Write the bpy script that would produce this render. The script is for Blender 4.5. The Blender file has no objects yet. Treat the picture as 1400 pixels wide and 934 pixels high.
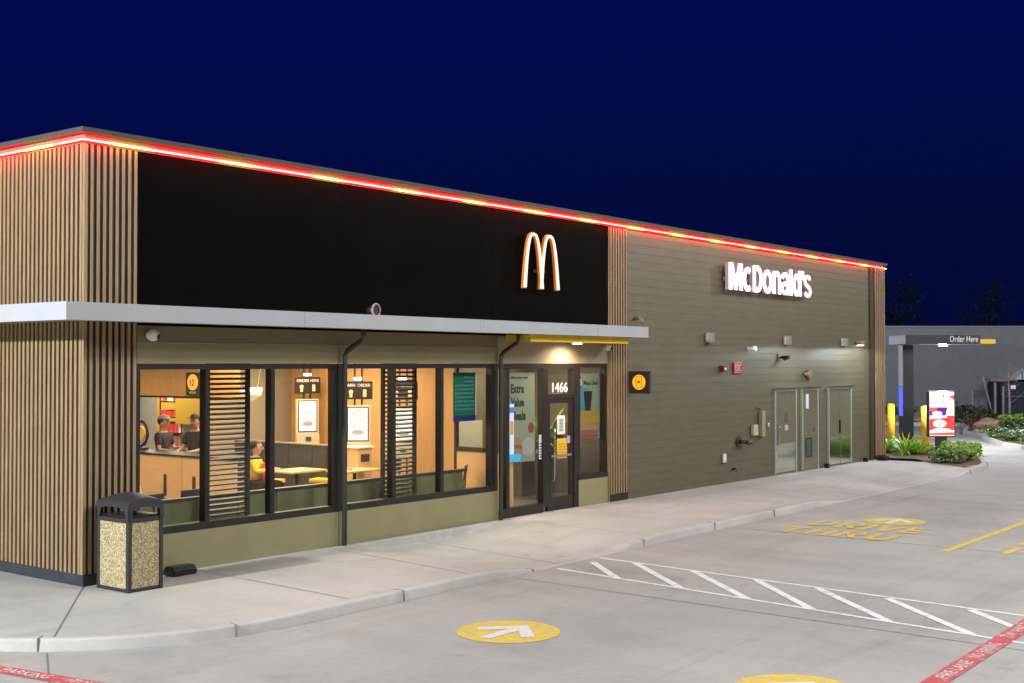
import bpy, bmesh, math, random
from mathutils import Vector, Matrix
random.seed(7)
PI = math.pi
sc = bpy.context.scene
COL = sc.collection
rad = math.radians

# ------------------------------------------------------------------ materials
def S(r, g, b):
    f = lambda c: (c/255/12.92) if c/255 <= .04045 else ((c/255+.055)/1.055)**2.4
    return (f(r), f(g), f(b), 1)
def mat(name, col, rough=.6, metal=0, var=0, scale=4, bump=0, bscale=60, spec=.5, coat=0, stretch=None):
    m = bpy.data.materials.new(name); m.use_nodes = True
    nt = m.node_tree; b = nt.nodes['Principled BSDF']
    col = (*col[:3], 1)
    b.inputs['Base Color'].default_value = col
    b.inputs['Roughness'].default_value = rough
    b.inputs['Metallic'].default_value = metal
    b.inputs['Specular IOR Level'].default_value = spec
    if coat: b.inputs['Coat Weight'].default_value = coat
    tc = nt.nodes.new('ShaderNodeTexCoord')
    vec = tc.outputs['Object']
    if stretch:
        mp = nt.nodes.new('ShaderNodeMapping'); mp.inputs['Scale'].default_value = stretch
        nt.links.new(vec, mp.inputs['Vector']); vec = mp.outputs['Vector']
    if var:
        n = nt.nodes.new('ShaderNodeTexNoise'); n.inputs['Scale'].default_value = scale
        n.inputs['Detail'].default_value = 6; n.inputs['Roughness'].default_value = .6
        nt.links.new(vec, n.inputs['Vector'])
        r = nt.nodes.new('ShaderNodeValToRGB')
        r.color_ramp.elements[0].position = .3; r.color_ramp.elements[1].position = .7
        r.color_ramp.elements[0].color = (*[c*(1-var) for c in col[:3]], 1)
        r.color_ramp.elements[1].color = (*[min(1, c*(1+var)) for c in col[:3]], 1)
        nt.links.new(n.outputs['Fac'], r.inputs['Fac']); nt.links.new(r.outputs['Color'], b.inputs['Base Color'])
    if bump:
        n2 = nt.nodes.new('ShaderNodeTexNoise'); n2.inputs['Scale'].default_value = bscale
        n2.inputs['Detail'].default_value = 4
        nt.links.new(vec, n2.inputs['Vector'])
        bp = nt.nodes.new('ShaderNodeBump'); bp.inputs['Strength'].default_value = bump; bp.inputs['Distance'].default_value = .02
        nt.links.new(n2.outputs['Fac'], bp.inputs['Height']); nt.links.new(bp.outputs['Normal'], b.inputs['Normal'])
    return m
def emit(name, col, strength):
    m = bpy.data.materials.new(name); m.use_nodes = True
    nt = m.node_tree; b = nt.nodes['Principled BSDF']
    b.inputs['Base Color'].default_value = (*[c*.5 for c in col[:3]], 1)
    b.inputs['Emission Color'].default_value = (*col[:3], 1)
    b.inputs['Emission Strength'].default_value = strength
    return m
def glass(name, tint=(.93, .95, .94), f0=1.0):
    m = bpy.data.materials.new(name); m.use_nodes = True
    nt = m.node_tree; nt.nodes.clear()
    o = nt.nodes.new('ShaderNodeOutputMaterial'); mx = nt.nodes.new('ShaderNodeMixShader')
    t = nt.nodes.new('ShaderNodeBsdfTransparent'); t.inputs[0].default_value = (*tint, 1)
    g = nt.nodes.new('ShaderNodeBsdfGlossy'); g.inputs['Roughness'].default_value = .02
    fr = nt.nodes.new('ShaderNodeLayerWeight'); fr.inputs['Blend'].default_value = .5
    pw = nt.nodes.new('ShaderNodeMath'); pw.operation = 'POWER'; pw.inputs[1].default_value = 5
    ml = nt.nodes.new('ShaderNodeMath'); ml.operation = 'MULTIPLY_ADD'; ml.inputs[1].default_value = .6*f0; ml.inputs[2].default_value = .035*f0
    nt.links.new(fr.outputs['Facing'], pw.inputs[0]); nt.links.new(pw.outputs[0], ml.inputs[0]); nt.links.new(ml.outputs[0], mx.inputs[0])
    nt.links.new(t.outputs[0], mx.inputs[1]); nt.links.new(g.outputs[0], mx.inputs[2]); nt.links.new(mx.outputs[0], o.inputs[0])
    return m

def concrete(name, base, joint=None):
    """cast concrete: broad tone drifts, drag streaks, fine grain, small dark spots"""
    m = bpy.data.materials.new(name); m.use_nodes = True
    nt = m.node_tree; b = nt.nodes['Principled BSDF']; L = nt.links.new
    b.inputs['Roughness'].default_value = .72; b.inputs['Specular IOR Level'].default_value = .35
    tc = nt.nodes.new('ShaderNodeTexCoord')
    def noise(scale, det, dist=0, st=None):
        n = nt.nodes.new('ShaderNodeTexNoise'); n.inputs['Scale'].default_value = scale
        n.inputs['Detail'].default_value = det; n.inputs['Distortion'].default_value = dist; n.inputs['Roughness'].default_value = .55
        if st:
            mp = nt.nodes.new('ShaderNodeMapping'); mp.inputs['Scale'].default_value = st; mp.inputs['Rotation'].default_value = (0, 0, .25)
            L(tc.outputs['Object'], mp.inputs['Vector']); L(mp.outputs['Vector'], n.inputs['Vector'])
        else: L(tc.outputs['Object'], n.inputs['Vector'])
        return n.outputs['Fac']
    def ramp(f, p0, p1, v0, v1):
        r = nt.nodes.new('ShaderNodeMapRange'); L(f, r.inputs[0])
        for i, v in zip((1, 2, 3, 4), (p0, p1, v0, v1)): r.inputs[i].default_value = v
        return r.outputs[0]
    def mul(a, c):
        n = nt.nodes.new('ShaderNodeMath'); n.operation = 'MULTIPLY'; L(a, n.inputs[0]); L(c, n.inputs[1]); return n.outputs[0]
    v = mul(ramp(noise(.22, 3, .8), .35, .68, .80, 1.05), ramp(noise(1.1, 6, .5, (1, .35, 1)), .3, .72, .9, 1.06))
    v = mul(v, ramp(noise(9, 8), .3, .75, .95, 1.04))
    v = mul(v, ramp(noise(3.2, 2, 0), .70, .78, 1, .84))
    v = mul(v, ramp(noise(150, 2), .3, .7, .97, 1.03))
    v = mul(v, ramp(noise(.75, 7, 1.2), .60, .80, 1, .74))
    v = mul(v, ramp(noise(14, 3, .3), .74, .80, 1, .72))
    # faint tyre and hose drag marks along the lane
    v = mul(v, ramp(noise(1.0, 5, 1.0, (.14, 2.2, 1)), .56, .74, 1, .87))
    hue = nt.nodes.new('ShaderNodeMix'); hue.data_type = 'RGBA'
    hue.inputs['A'].default_value = (base[0]*1.0, base[1]*1.0, base[2]*1.02, 1)
    hue.inputs['B'].default_value = (base[0]*1.05, base[1]*.99, base[2]*.93, 1)
    L(noise(.35, 3), hue.inputs['Factor'])
    mx = nt.nodes.new('ShaderNodeVectorMath'); mx.operation = 'SCALE'
    L(hue.outputs['Result'], mx.inputs[0]); L(v, mx.inputs['Scale']); L(mx.outputs[0], b.inputs['Base Color'])
    bp = nt.nodes.new('ShaderNodeBump'); bp.inputs['Strength'].default_value = .12; bp.inputs['Distance'].default_value = .01
    L(noise(70, 5), bp.inputs['Height']); L(bp.outputs[0], b.inputs['Normal'])
    return m

M = {}
M['road'] = concrete('road_concrete', (.41, .395, .368))
M['walk'] = concrete('walk_concrete', (.505, .49, .458))
M['kerb'] = concrete('kerb_concrete', (.525, .515, .485))
M['joint'] = mat('joint', (.18, .172, .16), .9)
M['wood'] = mat('larch_slat', (.32, .215, .112), .5, var=.22, scale=3, stretch=(9, 9, .8), bump=.05)
M['slatback'] = mat('slat_backing', (.022, .014, .009), .7)
M['navy'] = mat('plinth', (.035, .04, .05), .45, var=.2)
M['black'] = mat('black_panel', (.0026, .0023, .002), .7, var=.35, scale=1, spec=.03)
M['fascia'] = mat('canopy_metal', (.40, .42, .44), .42, var=.04, scale=2)
M['cap'] = mat('cap_metal', (.075, .07, .068), .6, var=.05, spec=.15)
M['soffit'] = mat('soffit', (.30, .27, .19), .6, var=.05)
M['olive'] = mat('olive_panel', (.27, .25, .12), .6, var=.06, scale=3)
M['siding'] = mat('lap_siding', (.118, .102, .058), .55, var=.12, scale=2.5, stretch=(.6, 1, 3), bump=.05, bscale=25)
M['bronze'] = mat('bronze_frame', (.016, .013, .012), .38, metal=.0)
M['pipe'] = mat('downpipe', (.05, .05, .042), .38)
M['yellow'] = mat('yellow_metal', (.78, .50, .012), .45, var=.04)
M['glass'] = glass('window_glass')
M['pebble'] = None
M['graymetal'] = mat('charcoal_metal', (.028, .028, .032), .5, bump=.1, bscale=150)
M['darkplastic'] = mat('black_plastic', (.008, .012, .013), .3)
M['steel'] = mat('brushed_steel', (.62, .62, .6), .25, metal=1)
M['whitep'] = mat('white_paint', (.78, .77, .74), .6, var=.12, scale=14)
M['yellowp'] = mat('yellow_paint', (.68, .48, .06), .7, var=.12, scale=10)
M['redp'] = mat('red_paint', (.52, .07, .07), .65, var=.14, scale=10)
M['pinkp'] = mat('stencil_paint', (.72, .60, .60), .65, var=.1, scale=18)
M['orangewall'] = mat('honey_wood_panel', (.56, .31, .12), .45, var=.10, scale=2, stretch=(6, 6, .6))
M['oakcounter'] = mat('oak_laminate', (.68, .42, .20), .45, var=.07, scale=2, stretch=(.8, .8, 5))
M['greywall'] = mat('grey_plaster', (.33, .28, .21), .75, var=.06)
M['brownwall'] = mat('brown_wall', (.16, .125, .085), .7, var=.08)
M['tile'] = mat('floor_tile', (.20, .17, .14), .35, var=.12, scale=3)
M['ceil'] = mat('ceiling_paint', (.6, .55, .48), .8)
M['darkgrey'] = mat('dark_vinyl', (.05, .047, .045), .5, var=.1)
M['oliveseat'] = mat('olive_vinyl', (.20, .20, .07), .45, var=.1)
M['white'] = mat('white_plastic', (.8, .8, .78), .4)
M['screenw'] = emit('kiosk_screen', (.90, .95, 1), .72)
M['slot'] = mat('slot_dark', (.03, .02, .015), .6)
M['skin'] = mat('skin', (.48, .27, .18), .5)
M['hair'] = mat('hair', (.015, .01, .008), .5)
M['rock'] = mat('rock', (.36, .24, .13), .85, var=.3, scale=5, bump=.5, bscale=8)
M['soil'] = mat('bark_mulch', (.16, .10, .06), .95, var=.4, scale=18, bump=.8, bscale=40)
M['leaf'] = mat('leaf_green', (.26, .42, .05), .5, var=.3, scale=6)
M['leaf2'] = mat('leaf_olive', (.20, .30, .05), .5, var=.4, scale=5)
M['leafd'] = mat('leaf_dark', (.03, .055, .025), .6, var=.3)
M['leafg'] = mat('leaf_dry', (.13, .12, .06), .7, var=.3)
M['fern'] = mat('leaf_lime', (.36, .58, .05), .45, var=.25, scale=5)
M['red_fl'] = mat('red_flower', (.5, .03, .04), .6)
M['white_fl'] = mat('white_flower', (.6, .62, .6), .6)
M['bark'] = mat('pale_bark', (.35, .31, .26), .8, var=.2)
M['blockwall'] = mat('block_wall', (.20, .21, .225), .85, var=.08, scale=1.5)
M['enclosure'] = mat('navy_board', (.02, .028, .055), .6, var=.2)
M['tan'] = mat('tan_cap', (.36, .25, .13), .7)
M['letterblack'] = mat('print_black', (.015, .015, .015), .6)
M['poster_g'] = mat('poster_sage', (.30, .33, .22), .55, var=.05, scale=1)
M['poster_c'] = mat('poster_cream', (.55, .50, .36), .6)

def pebble():
    m = bpy.data.materials.new('pebble_panel'); m.use_nodes = True
    nt = m.node_tree; b = nt.nodes['Principled BSDF']; L = nt.links.new
    tc = nt.nodes.new('ShaderNodeTexCoord'); v = nt.nodes.new('ShaderNodeTexVoronoi'); v.inputs['Scale'].default_value = 95
    L(tc.outputs['Object'], v.inputs['Vector'])
    r = nt.nodes.new('ShaderNodeValToRGB'); e = r.color_ramp.elements
    e[0].color = (.13, .09, .03, 1); e[0].position = 0; e[1].color = (.80, .68, .42, 1); e[1].position = 1
    k = e.new(.35); k.color = (.36, .28, .13, 1); k = e.new(.65); k.color = (.52, .42, .22, 1)
    sp = nt.nodes.new('ShaderNodeSeparateColor'); L(v.outputs['Color'], sp.inputs[0]); L(sp.outputs[0], r.inputs['Fac'])
    L(r.outputs[0], b.inputs['Base Color']); b.inputs['Roughness'].default_value = .6
    bp = nt.nodes.new('ShaderNodeBump'); bp.invert = True; bp.inputs['Distance'].default_value = .01; bp.inputs['Strength'].default_value = .8
    L(v.outputs['Distance'], bp.inputs['Height']); L(bp.outputs[0], b.inputs['Normal'])
    return m
M['pebble'] = pebble()

def led_mat():
    """rope light: stretches of red and of amber LEDs, overexposed at the core"""
    m = bpy.data.materials.new('led_rope'); m.use_nodes = True
    nt = m.node_tree; b = nt.nodes['Principled BSDF']; L = nt.links.new
    tc = nt.nodes.new('ShaderNodeTexCoord'); sx = nt.nodes.new('ShaderNodeSeparateXYZ'); L(tc.outputs['Object'], sx.inputs[0])
    ad = nt.nodes.new('ShaderNodeMath'); ad.operation = 'SUBTRACT'; L(sx.outputs[0], ad.inputs[0]); L(sx.outputs[1], ad.inputs[1])
    ml = nt.nodes.new('ShaderNodeMath'); ml.operation = 'MULTIPLY'; ml.inputs[1].default_value = 1/1.75; L(ad.outputs[0], ml.inputs[0])
    a2 = nt.nodes.new('ShaderNodeMath'); a2.operation = 'ADD'; a2.inputs[1].default_value = 20.12; L(ml.outputs[0], a2.inputs[0])
    fr = nt.nodes.new('ShaderNodeMath'); fr.operation = 'FRACT'; L(a2.outputs[0], fr.inputs[0])
    r = nt.nodes.new('ShaderNodeValToRGB'); e = r.color_ramp.elements
    red = (1, .0045, .002, 1); amb = (.5, .19, .012, 1)
    e[0].position = 0; e[0].color = red; e[1].position = 1; e[1].color = red
    for p, c in ((.32, red), (.42, amb), (.62, amb), (.74, red)):
        k = e.new(p); k.color = c
    L(fr.outputs[0], r.inputs['Fac']); L(r.outputs[0], b.inputs['Emission Color'])
    b.inputs['Emission Strength'].default_value = LED_STRENGTH
    return m
LED_STRENGTH = 50
M['led'] = led_mat()
M['ledcore'] = M['led']

def worn(m, base, amt=.62, scale=7):
    nt = m.node_tree; b = nt.nodes['Principled BSDF']; lk = b.inputs['Base Color'].links[0]; src = lk.from_socket
    n = nt.nodes.new('ShaderNodeTexNoise'); n.inputs['Scale'].default_value = scale; n.inputs['Detail'].default_value = 9; n.inputs['Roughness'].default_value = .7
    tc = nt.nodes.new('ShaderNodeTexCoord'); nt.links.new(tc.outputs['Object'], n.inputs['Vector'])
    r = nt.nodes.new('ShaderNodeMapRange'); r.inputs[1].default_value = amt-.09; r.inputs[2].default_value = amt+.03; r.inputs[4].default_value = .75; nt.links.new(n.outputs['Fac'], r.inputs[0])
    mx = nt.nodes.new('ShaderNodeMix'); mx.data_type = 'RGBA'; nt.links.new(r.outputs[0], mx.inputs['Factor']); nt.links.new(src, mx.inputs['A']); mx.inputs['B'].default_value = (*base, 1)
    nt.links.new(mx.outputs['Result'], b.inputs['Base Color'])
for k_ in ('yellowp', 'whitep', 'redp', 'pinkp'): worn(M[k_], (.40, .385, .36), .60)
# ------------------------------------------------------------------ object helpers
def thing(name, label, cat, loc=(0, 0, 0), rotz=0, group=None):
    o = bpy.data.objects.new(name, None); COL.objects.link(o)
    o.location = loc; o.rotation_euler = (0, 0, rotz); o['label'] = label; o['category'] = cat
    o.empty_display_size = .1
    if group: o['group'] = group
    return o
def tag(o, label, cat, group=None):
    o['label'] = label; o['category'] = cat
    if group: o['group'] = group
    return o
def struct(o, kind='structure'):
    o['kind'] = kind; return o

class MB:
    """collects boxes, prisms and tubes into one mesh"""
    def __init__(s): s.bm = bmesh.new(); s.mi = 0
    def faces(s, vs, fs):
        v = [s.bm.verts.new(p) for p in vs]
        out = []
        for f in fs:
            try: q = s.bm.faces.new([v[i] for i in f]); q.material_index = s.mi; out.append(q)
            except ValueError: pass
        return v, out
    def box(s, x0, x1, y0, y1, z0, z1, bev=0, rot=None, piv=None):
        vs = [(x, y, z) for z in (z0, z1) for y in (y0, y1) for x in (x0, x1)]
        fs = [(0, 2, 3, 1), (4, 5, 7, 6), (0, 1, 5, 4), (2, 6, 7, 3), (0, 4, 6, 2), (1, 3, 7, 5)]
        v, f = s.faces(vs, fs)
        if rot:
            piv = Vector(piv or ((x0+x1)/2, (y0+y1)/2, (z0+z1)/2))
            bmesh.ops.rotate(s.bm, cent=piv, matrix=rot, verts=v)
        if bev:
            ed = list({e for q in f for e in q.edges})
            bmesh.ops.bevel(s.bm, geom=ed, offset=bev, segments=2, affect='EDGES', profile=.6)
        return s
    def cyl(s, x, y, z0, z1, r, r1=None, n=20, axis='z', smooth=True):
        r1 = r if r1 is None else r1
        vs = []
        for rr, z in ((r, z0), (r1, z1)):
            for i in range(n):
                a = 2*PI*i/n; c, d = rr*math.cos(a), rr*math.sin(a)
                vs.append({'z': (x+c, y+d, z), 'x': (z, x+c, y+d), 'y': (x+c, z, y+d)}[axis])
        fs = [(i, (i+1) % n, n+(i+1) % n, n+i) for i in range(n)]
        v, f = s.faces(vs, fs)
        for q in f: q.smooth = smooth
        s.bm.faces.new(v[:n]).material_index = s.mi; s.bm.faces.new(v[n:]).material_index = s.mi
        return s
    def tube(s, pts, r, n=10):
        rings = []
        P = [Vector(p) for p in pts]
        rr = r if isinstance(r, (list, tuple)) else [r]*len(P)
        for i, p in enumerate(P):
            t = (P[min(i+1, len(P)-1)]-P[max(i-1, 0)]).normalized()
            u = t.cross(Vector((0, 0, 1)) if abs(t.z) < .9 else Vector((1, 0, 0))).normalized(); w = t.cross(u)
            rings.append([s.bm.verts.new(p+(u*math.cos(2*PI*k/n)+w*math.sin(2*PI*k/n))*rr[i]) for k in range(n)])
        for a, b in zip(rings, rings[1:]):
            for k in range(n):
                q = s.bm.faces.new([a[k], a[(k+1) % n], b[(k+1) % n], b[k]]); q.smooth = True; q.material_index = s.mi
        s.bm.faces.new(rings[0]).material_index = s.mi; s.bm.faces.new(rings[-1]).material_index = s.mi
        return s
    def prism(s, poly, a, b, axis='z'):
        """extrude polygon: axis z -> poly in xy, axis y -> poly in xz, axis x -> poly in yz"""
        f = {'z': lambda p, t: (p[0], p[1], t), 'y': lambda p, t: (p[0], t, p[1]), 'x': lambda p, t: (t, p[0], p[1])}[axis]
        n = len(poly)
        vs = [f(p, a) for p in poly]+[f(p, b) for p in poly]
        s.faces(vs, [tuple(range(n)), tuple(range(n, 2*n))]+[(i, (i+1) % n, n+(i+1) % n, n+i) for i in range(n)])
        return s
    def sphere(s, c, r, sz=(1, 1, 1), seg=16):
        res = bmesh.ops.create_uvsphere(s.bm, u_segments=seg, v_segments=seg//2, radius=r)
        for v in res['verts']: v.co = Vector((v.co.x*sz[0]+c[0], v.co.y*sz[1]+c[1], v.co.z*sz[2]+c[2]))
        for f in {f for v in res['verts'] for f in v.link_faces}: f.smooth = True; f.material_index = s.mi
        return s
    def quad(s, a, b, c, d):
        s.faces([a, b, c, d], [(0, 1, 2, 3)]); return s
    def build(s, name, m, parent=None, loc=(0, 0, 0), rotz=0, fix=True):
        if fix: bmesh.ops.recalc_face_normals(s.bm, faces=s.bm.faces)
        me = bpy.data.meshes.new(name); s.bm.to_mesh(me); s.bm.free()
        for q in (m if isinstance(m, (list, tuple)) else [m]): me.materials.append(q)
        o = bpy.data.objects.new(name, me); COL.objects.link(o)
        o.location = loc; o.rotation_euler = (0, 0, rotz)
        if parent: o.parent = parent
        return o
def box(name, m, parent, *a, bev=0, **k): return MB().box(*a, bev=bev).build(name, m, parent, **k)

def text(name, s, m, size, extrude=.0015, bold=0, parent=None, loc=(0, 0, 0), rot=(PI/2, 0, 0), width=None, height=None, align='CENTER', sx=1):
    c = bpy.data.curves.new(name, 'FONT'); c.body = s; c.size = size; c.extrude = extrude; c.offset = bold*size
    c.align_x = 'LEFT'; c.resolution_u = 3
    t = bpy.data.objects.new(name+'_tmp', c); COL.objects.link(t)
    dg = bpy.context.evaluated_depsgraph_get(); dg.update()
    me = bpy.data.meshes.new_from_object(t.evaluated_get(dg)); me.name = name
    bpy.data.objects.remove(t); bpy.data.curves.remove(c)
    xs = [v.co.x for v in me.vertices]; ys = [v.co.y for v in me.vertices]
    x0, x1, y0, y1 = min(xs), max(xs), min(ys), max(ys)
    kx = (width/(x1-x0)) if width else sx
    ky = (height/(y1-y0)) if height else 1
    ox = {'CENTER': (x0+x1)/2, 'LEFT': x0}[align]
    for v in me.vertices: v.co.x = (v.co.x-ox)*kx; v.co.y = (v.co.y-(y0 if height else 0))*ky
    me.materials.clear(); me.materials.append(m)
    o = bpy.data.objects.new(name, me); COL.objects.link(o); o.location = loc; o.rotation_euler = rot
    if parent: o.parent = parent
    return o

def copy_tree(o, parent=None):
    c = o.copy(); COL.objects.link(c); c.parent = parent
    for ch in list(o.children): copy_tree(ch, c)
    return c

ROAD = -.13
# ------------------------------------------------------------------ ground
g = MB(); g.quad((-150, -200, ROAD), (250, -200, ROAD), (250, 200, ROAD), (-150, 200, ROAD))
pave = struct(g.build('pavement', M['road']))

def sm(t): t = max(0, min(1, t)); return t*t*(3-2*t)
def hz(x, y):
    """walk height: full-depth parallel ramp at the crossing, kerb dip before the service doors"""
    z = 0
    if 3.9 < x < 8.5:
        k = min(1, (x-3.9)/1.6) if x < 6 else min(1, (8.5-x)/2.0)
        z = -.126*sm(k)
    if 14.6 < x < 25.0:
        k = min(1, (x-14.6)/1.8, (25.0-x)/1.6)
        z = -.125*sm(k)*sm((-.9-y)/2.3)
    return z
# outer edge path
EDGE = [(-2.6, 14), (-2.6, 8), (-2.6, 4), (-2.6, 1)]
for i in range(0, 15):
    a = PI + i/14*PI/2
    EDGE.append((.4+3.0*math.cos(a), -.35+3.0*math.sin(a)))
x = .8
while x < 24.6: EDGE.append((x, -3.35+.15*min(1, max(0, (x-1)/12)))); x += .3
WALK_END = len(EDGE)
EDGE += [(25.2, -3.18), (26.0, -3.1), (26.9, -2.92), (27.8, -2.6), (28.8, -2.2), (30.0, -1.75), (32, -1.0), (34.5, .1), (36.5, 1.4), (38.2, 3.2), (39, 5.5), (39.2, 9), (39.2, 16)]
def inner(p):
    x, y = p
    if y > .3: return (.3, y)
    if x < .8:
        a = math.atan2(y-.4, x-.4); return (.4+.3*math.cos(a), .4+.3*math.sin(a)) if x < .4 else (x, .1)
    return (x, .1)
KW = .15
def norm2(i):
    a = Vector(EDGE[max(0, i-1)]); b = Vector(EDGE[min(len(EDGE)-1, i+1)]); t = (b-a).normalized(); return Vector((t.y, -t.x))
wb = bmesh.new(); rows = []
for i in range(WALK_END+2):
    e = Vector(EDGE[i])-norm2(i)*KW; q = Vector(inner(EDGE[i])); row = []
    for k in range(15):
        p = q.lerp(e, k/14); row.append(wb.verts.new((p.x, p.y, hz(p.x, p.y))))
    rows.append(row)
for a, b in zip(rows, rows[1:]):
    for k in range(14):
        f = wb.faces.new([a[k], a[k+1], b[k+1], b[k]]); f.smooth = True
m = MB(); m.bm.free(); m.bm = wb
walk = struct(m.build('sidewalk', M['walk']))
kb = bmesh.new(); rows = []
for i, e in enumerate(EDGE):
    n = norm2(i); e = Vector(e); z = hz(e.x, e.y)
    prof = [(-KW+.006, .001), (-.035, .001), (-.016, -.004), (-.006, -.013), (-.001, -.028), (.012, -.14)]
    row = []
    for d, dz in prof:
        p = e+n*d; row.append(kb.verts.new((p.x, p.y, min(z+dz, z) if dz > -.1 else -.2)))
    rows.append(row)
for a, b in zip(rows, rows[1:]):
    for k in range(5):
        f = kb.faces.new([a[k], a[k+1], b[k+1], b[k]]); f.smooth = k > 0
m = MB(); m.bm.free(); m.bm = kb
kerb = struct(m.build('kerb', M['kerb']))
# joints in walk
def strip(mb, p0, p1, w, zf, n=12, dz=.004):
    p0, p1 = Vector(p0), Vector(p1); t = (p1-p0).normalized(); nn = Vector((-t.y, t.x))*w/2
    pts = [p0.lerp(p1, i/n) for i in range(n+1)]
    for a, b in zip(pts, pts[1:]):
        q = [a-nn, b-nn, b+nn, a+nn]
        mb.quad(*[(v.x, v.y, zf(v.x, v.y)+dz) for v in q])
j = MB()
for x0, x1 in ((1.7, 1.5), (4.2, 3.72), (6.24, 5.75), (8.54, 8.37), (10.9, 10.8), (13.3, 13.2), (15.7, 15.7), (18.1, 18.1), (20.5, 20.5), (22.9, 22.9), (25.2, 25.2)):
    strip(j, (x0, -.02), (x1, -3.19), .014, hz)
strip(j, (0, -.02), (-1.80, -2.28), .015, hz); strip(j, (-.02, 3.6), (-2.44, 3.6), .014, hz)
strip(j, (4.2, -.16), (4.2, -.17), .01, hz)
o = j.build('joint_line', M['joint'], walk)
j = MB()
for p0, p1 in (((-1.93, -2.36), (-2.75, -3.75)), ((-2.75, -3.75), (-6.2, -9.5)), ((4.45, -3.4), (4.15, -14)), ((10.9, -3.4), (10.9, -30)), ((17.5, -3.4), (17.5, -30)), ((24.2, -3.4), (24.2, -30)),
               ((31, -2), (31, -30)), ((-6, -12.2), (60, -12.2)), ((-2.7, 2), (-30, 2)), ((-6.2, 12), (-6.2, -30))):
    strip(j, p0, p1, .016, lambda x, y: ROAD, n=1, dz=.003)
j.build('joint_line', M['joint'], pave)
# kerb joints
j = MB()
for x in (-1.86, -.4, 2.2, 4.9, 7.9, 10.4, 12.9, 24.4, 27.2):
    i = min(range(len(EDGE)), key=lambda k: abs(EDGE[k][0]-x)+(5 if EDGE[k][1] > 0 else 0)); e = Vector(EDGE[i]); n = norm2(i); t = Vector((-n.y, n.x))
    z = hz(e.x, e.y)
    a = e-n*(KW-.01); b = e+n*.016
    for w in (0,):
        p = [(a-t*.004), (b-t*.004), (b+t*.004), (a+t*.004)]
        vs = [(q.x, q.y, -.14) for q in p]+[(q.x, q.y, z+.004) for q in p]
        j.faces(vs, [(4, 5, 6, 7), (0, 1, 5, 4), (1, 2, 6, 5), (2, 3, 7, 6)])
j.build('joint_line', M['joint'], kerb)
# upstand along the wall beside the ramp
up = MB()
xs = [3.85+.25*i for i in range(20)]
box('wall_upstand', M['kerb'], kerb, 3.95, 8.45, -.16, -.004, -.18, .004, bev=.006)

# ------------------------------------------------------------------ painted markings
Z1 = ROAD+.004; Z2 = ROAD+.008
def flat(name, polys, m, parent=None, z=Z1, **k):
    mb = MB()
    for p in polys:
        v = [mb.bm.verts.new((a, b, z)) for a, b in p]; mb.bm.faces.new(v)
    return mb.build(name, m, parent, **k)
def band(p0, p1, w):
    p0, p1 = Vector(p0), Vector(p1); n = (p1-p0).normalized(); n = Vector((-n.y, n.x))*w/2
    return [tuple(p0-n), tuple(p1-n), tuple(p1+n), tuple(p0+n)]
def arrow_disc(label, cx, cy, r=.57):
    t = thing('painted_disc', label, 'road marking', (cx, cy, Z1), 0, 'yellow painted arrow discs')
    flat('disc', [[(r*math.cos(2*PI*i/48), r*math.sin(2*PI*i/48)) for i in range(48)]], M['yellowp'], t, z=0)
    w = .085; tip = .36
    flat('arrow', [[(tip, 0), (tip-.40-.0, .40), (tip-.53, .30), (tip-.27, .07), (-.42, .07), (-.42, -.07), (tip-.27, -.07), (tip-.53, -.30), (tip-.40, -.40)]], M['pinkw'], t, z=.004)
    return t
M['pinkw'] = mat('faded_white_paint', (.66, .63, .64), .65, var=.12, scale=14)
arrow_disc('yellow disc with white arrow painted on the lane in front of the near windows', 1.73, -5.42)
arrow_disc('yellow disc cut off by the bottom edge of the photo', 1.40, -8.95)
arrow_disc('pale worn yellow disc with arrow painted above the drive lettering', 13.55, -5.28, .56)
def lane_words(label, x, y, w, grp):
    t = thing('lane_lettering', label, 'road marking', (x, y, Z1), 0, grp)
    G = {'D': [[(.08, 0), (.08, 1)], [(.08, .92), (.35, .92), (.55, .75), (.55, .25), (.35, .08), (.08, .08)]], 'R': [[(.08, 0), (.08, 1)], [(.08, .92), (.42, .92), (.55, .80), (.55, .62), (.42, .50), (.08, .50)], [(.30, .50), (.56, 0)]],
         'I': [[(.08, 0), (.08, 1)]], 'V': [[(.05, 1), (.32, .04)], [(.32, .04), (.59, 1)]], 'E': [[(.08, 0), (.08, 1)], [(.08, .92), (.55, .92)], [(.08, .5), (.50, .5)], [(.08, .08), (.55, .08)]],
         'T': [[(.0, .92), (.62, .92)], [(.31, 0), (.31, .92)]], 'H': [[(.08, 0), (.08, 1)], [(.54, 0), (.54, 1)], [(.08, .5), (.54, .5)]], 'U': [[(.08, 1), (.08, .22), (.2, .08), (.44, .08), (.55, .22), (.55, 1)]]}
    for word, ox, oy in (('DRIVE', 1.12, 0), ('THRU', .0, .14)):
        tot = sum(.30 if c_ == 'I' else .80 for c_ in word)-.16; kx = w*(1 if word == 'DRIVE' else .96)/tot; cx = -tot/2
        for c_ in word:
            k = MB(); zq = 0
            for st in G[c_]:
                P_ = [Vector(((cx+a)*kx, b*.80)) for a, b in st]; q_ = []
                for i_ in range(len(P_)-1):
                    d_ = (P_[i_+1]-P_[i_]).normalized()*.05; n_ = Vector((-d_.y, d_.x))*1.25
                    e0 = P_[i_]-(d_ if i_ else d_*0); e1 = P_[i_+1]+(d_ if i_ < len(P_)-2 else d_*0); zq += .0007
                    k.quad(*[(v_.y, -v_.x, zq) for v_ in (e0-n_, e1-n_, e1+n_, e0+n_)])
            k.build('letter', M['yellowp'], t, loc=(ox, oy, 0)); cx += .30 if c_ == 'I' else .80
    return t
lane_words('yellow two line lettering painted on the inner lane beyond the hatching', 10.95, -5.22, 2.1, 'yellow lane lettering')
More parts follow.
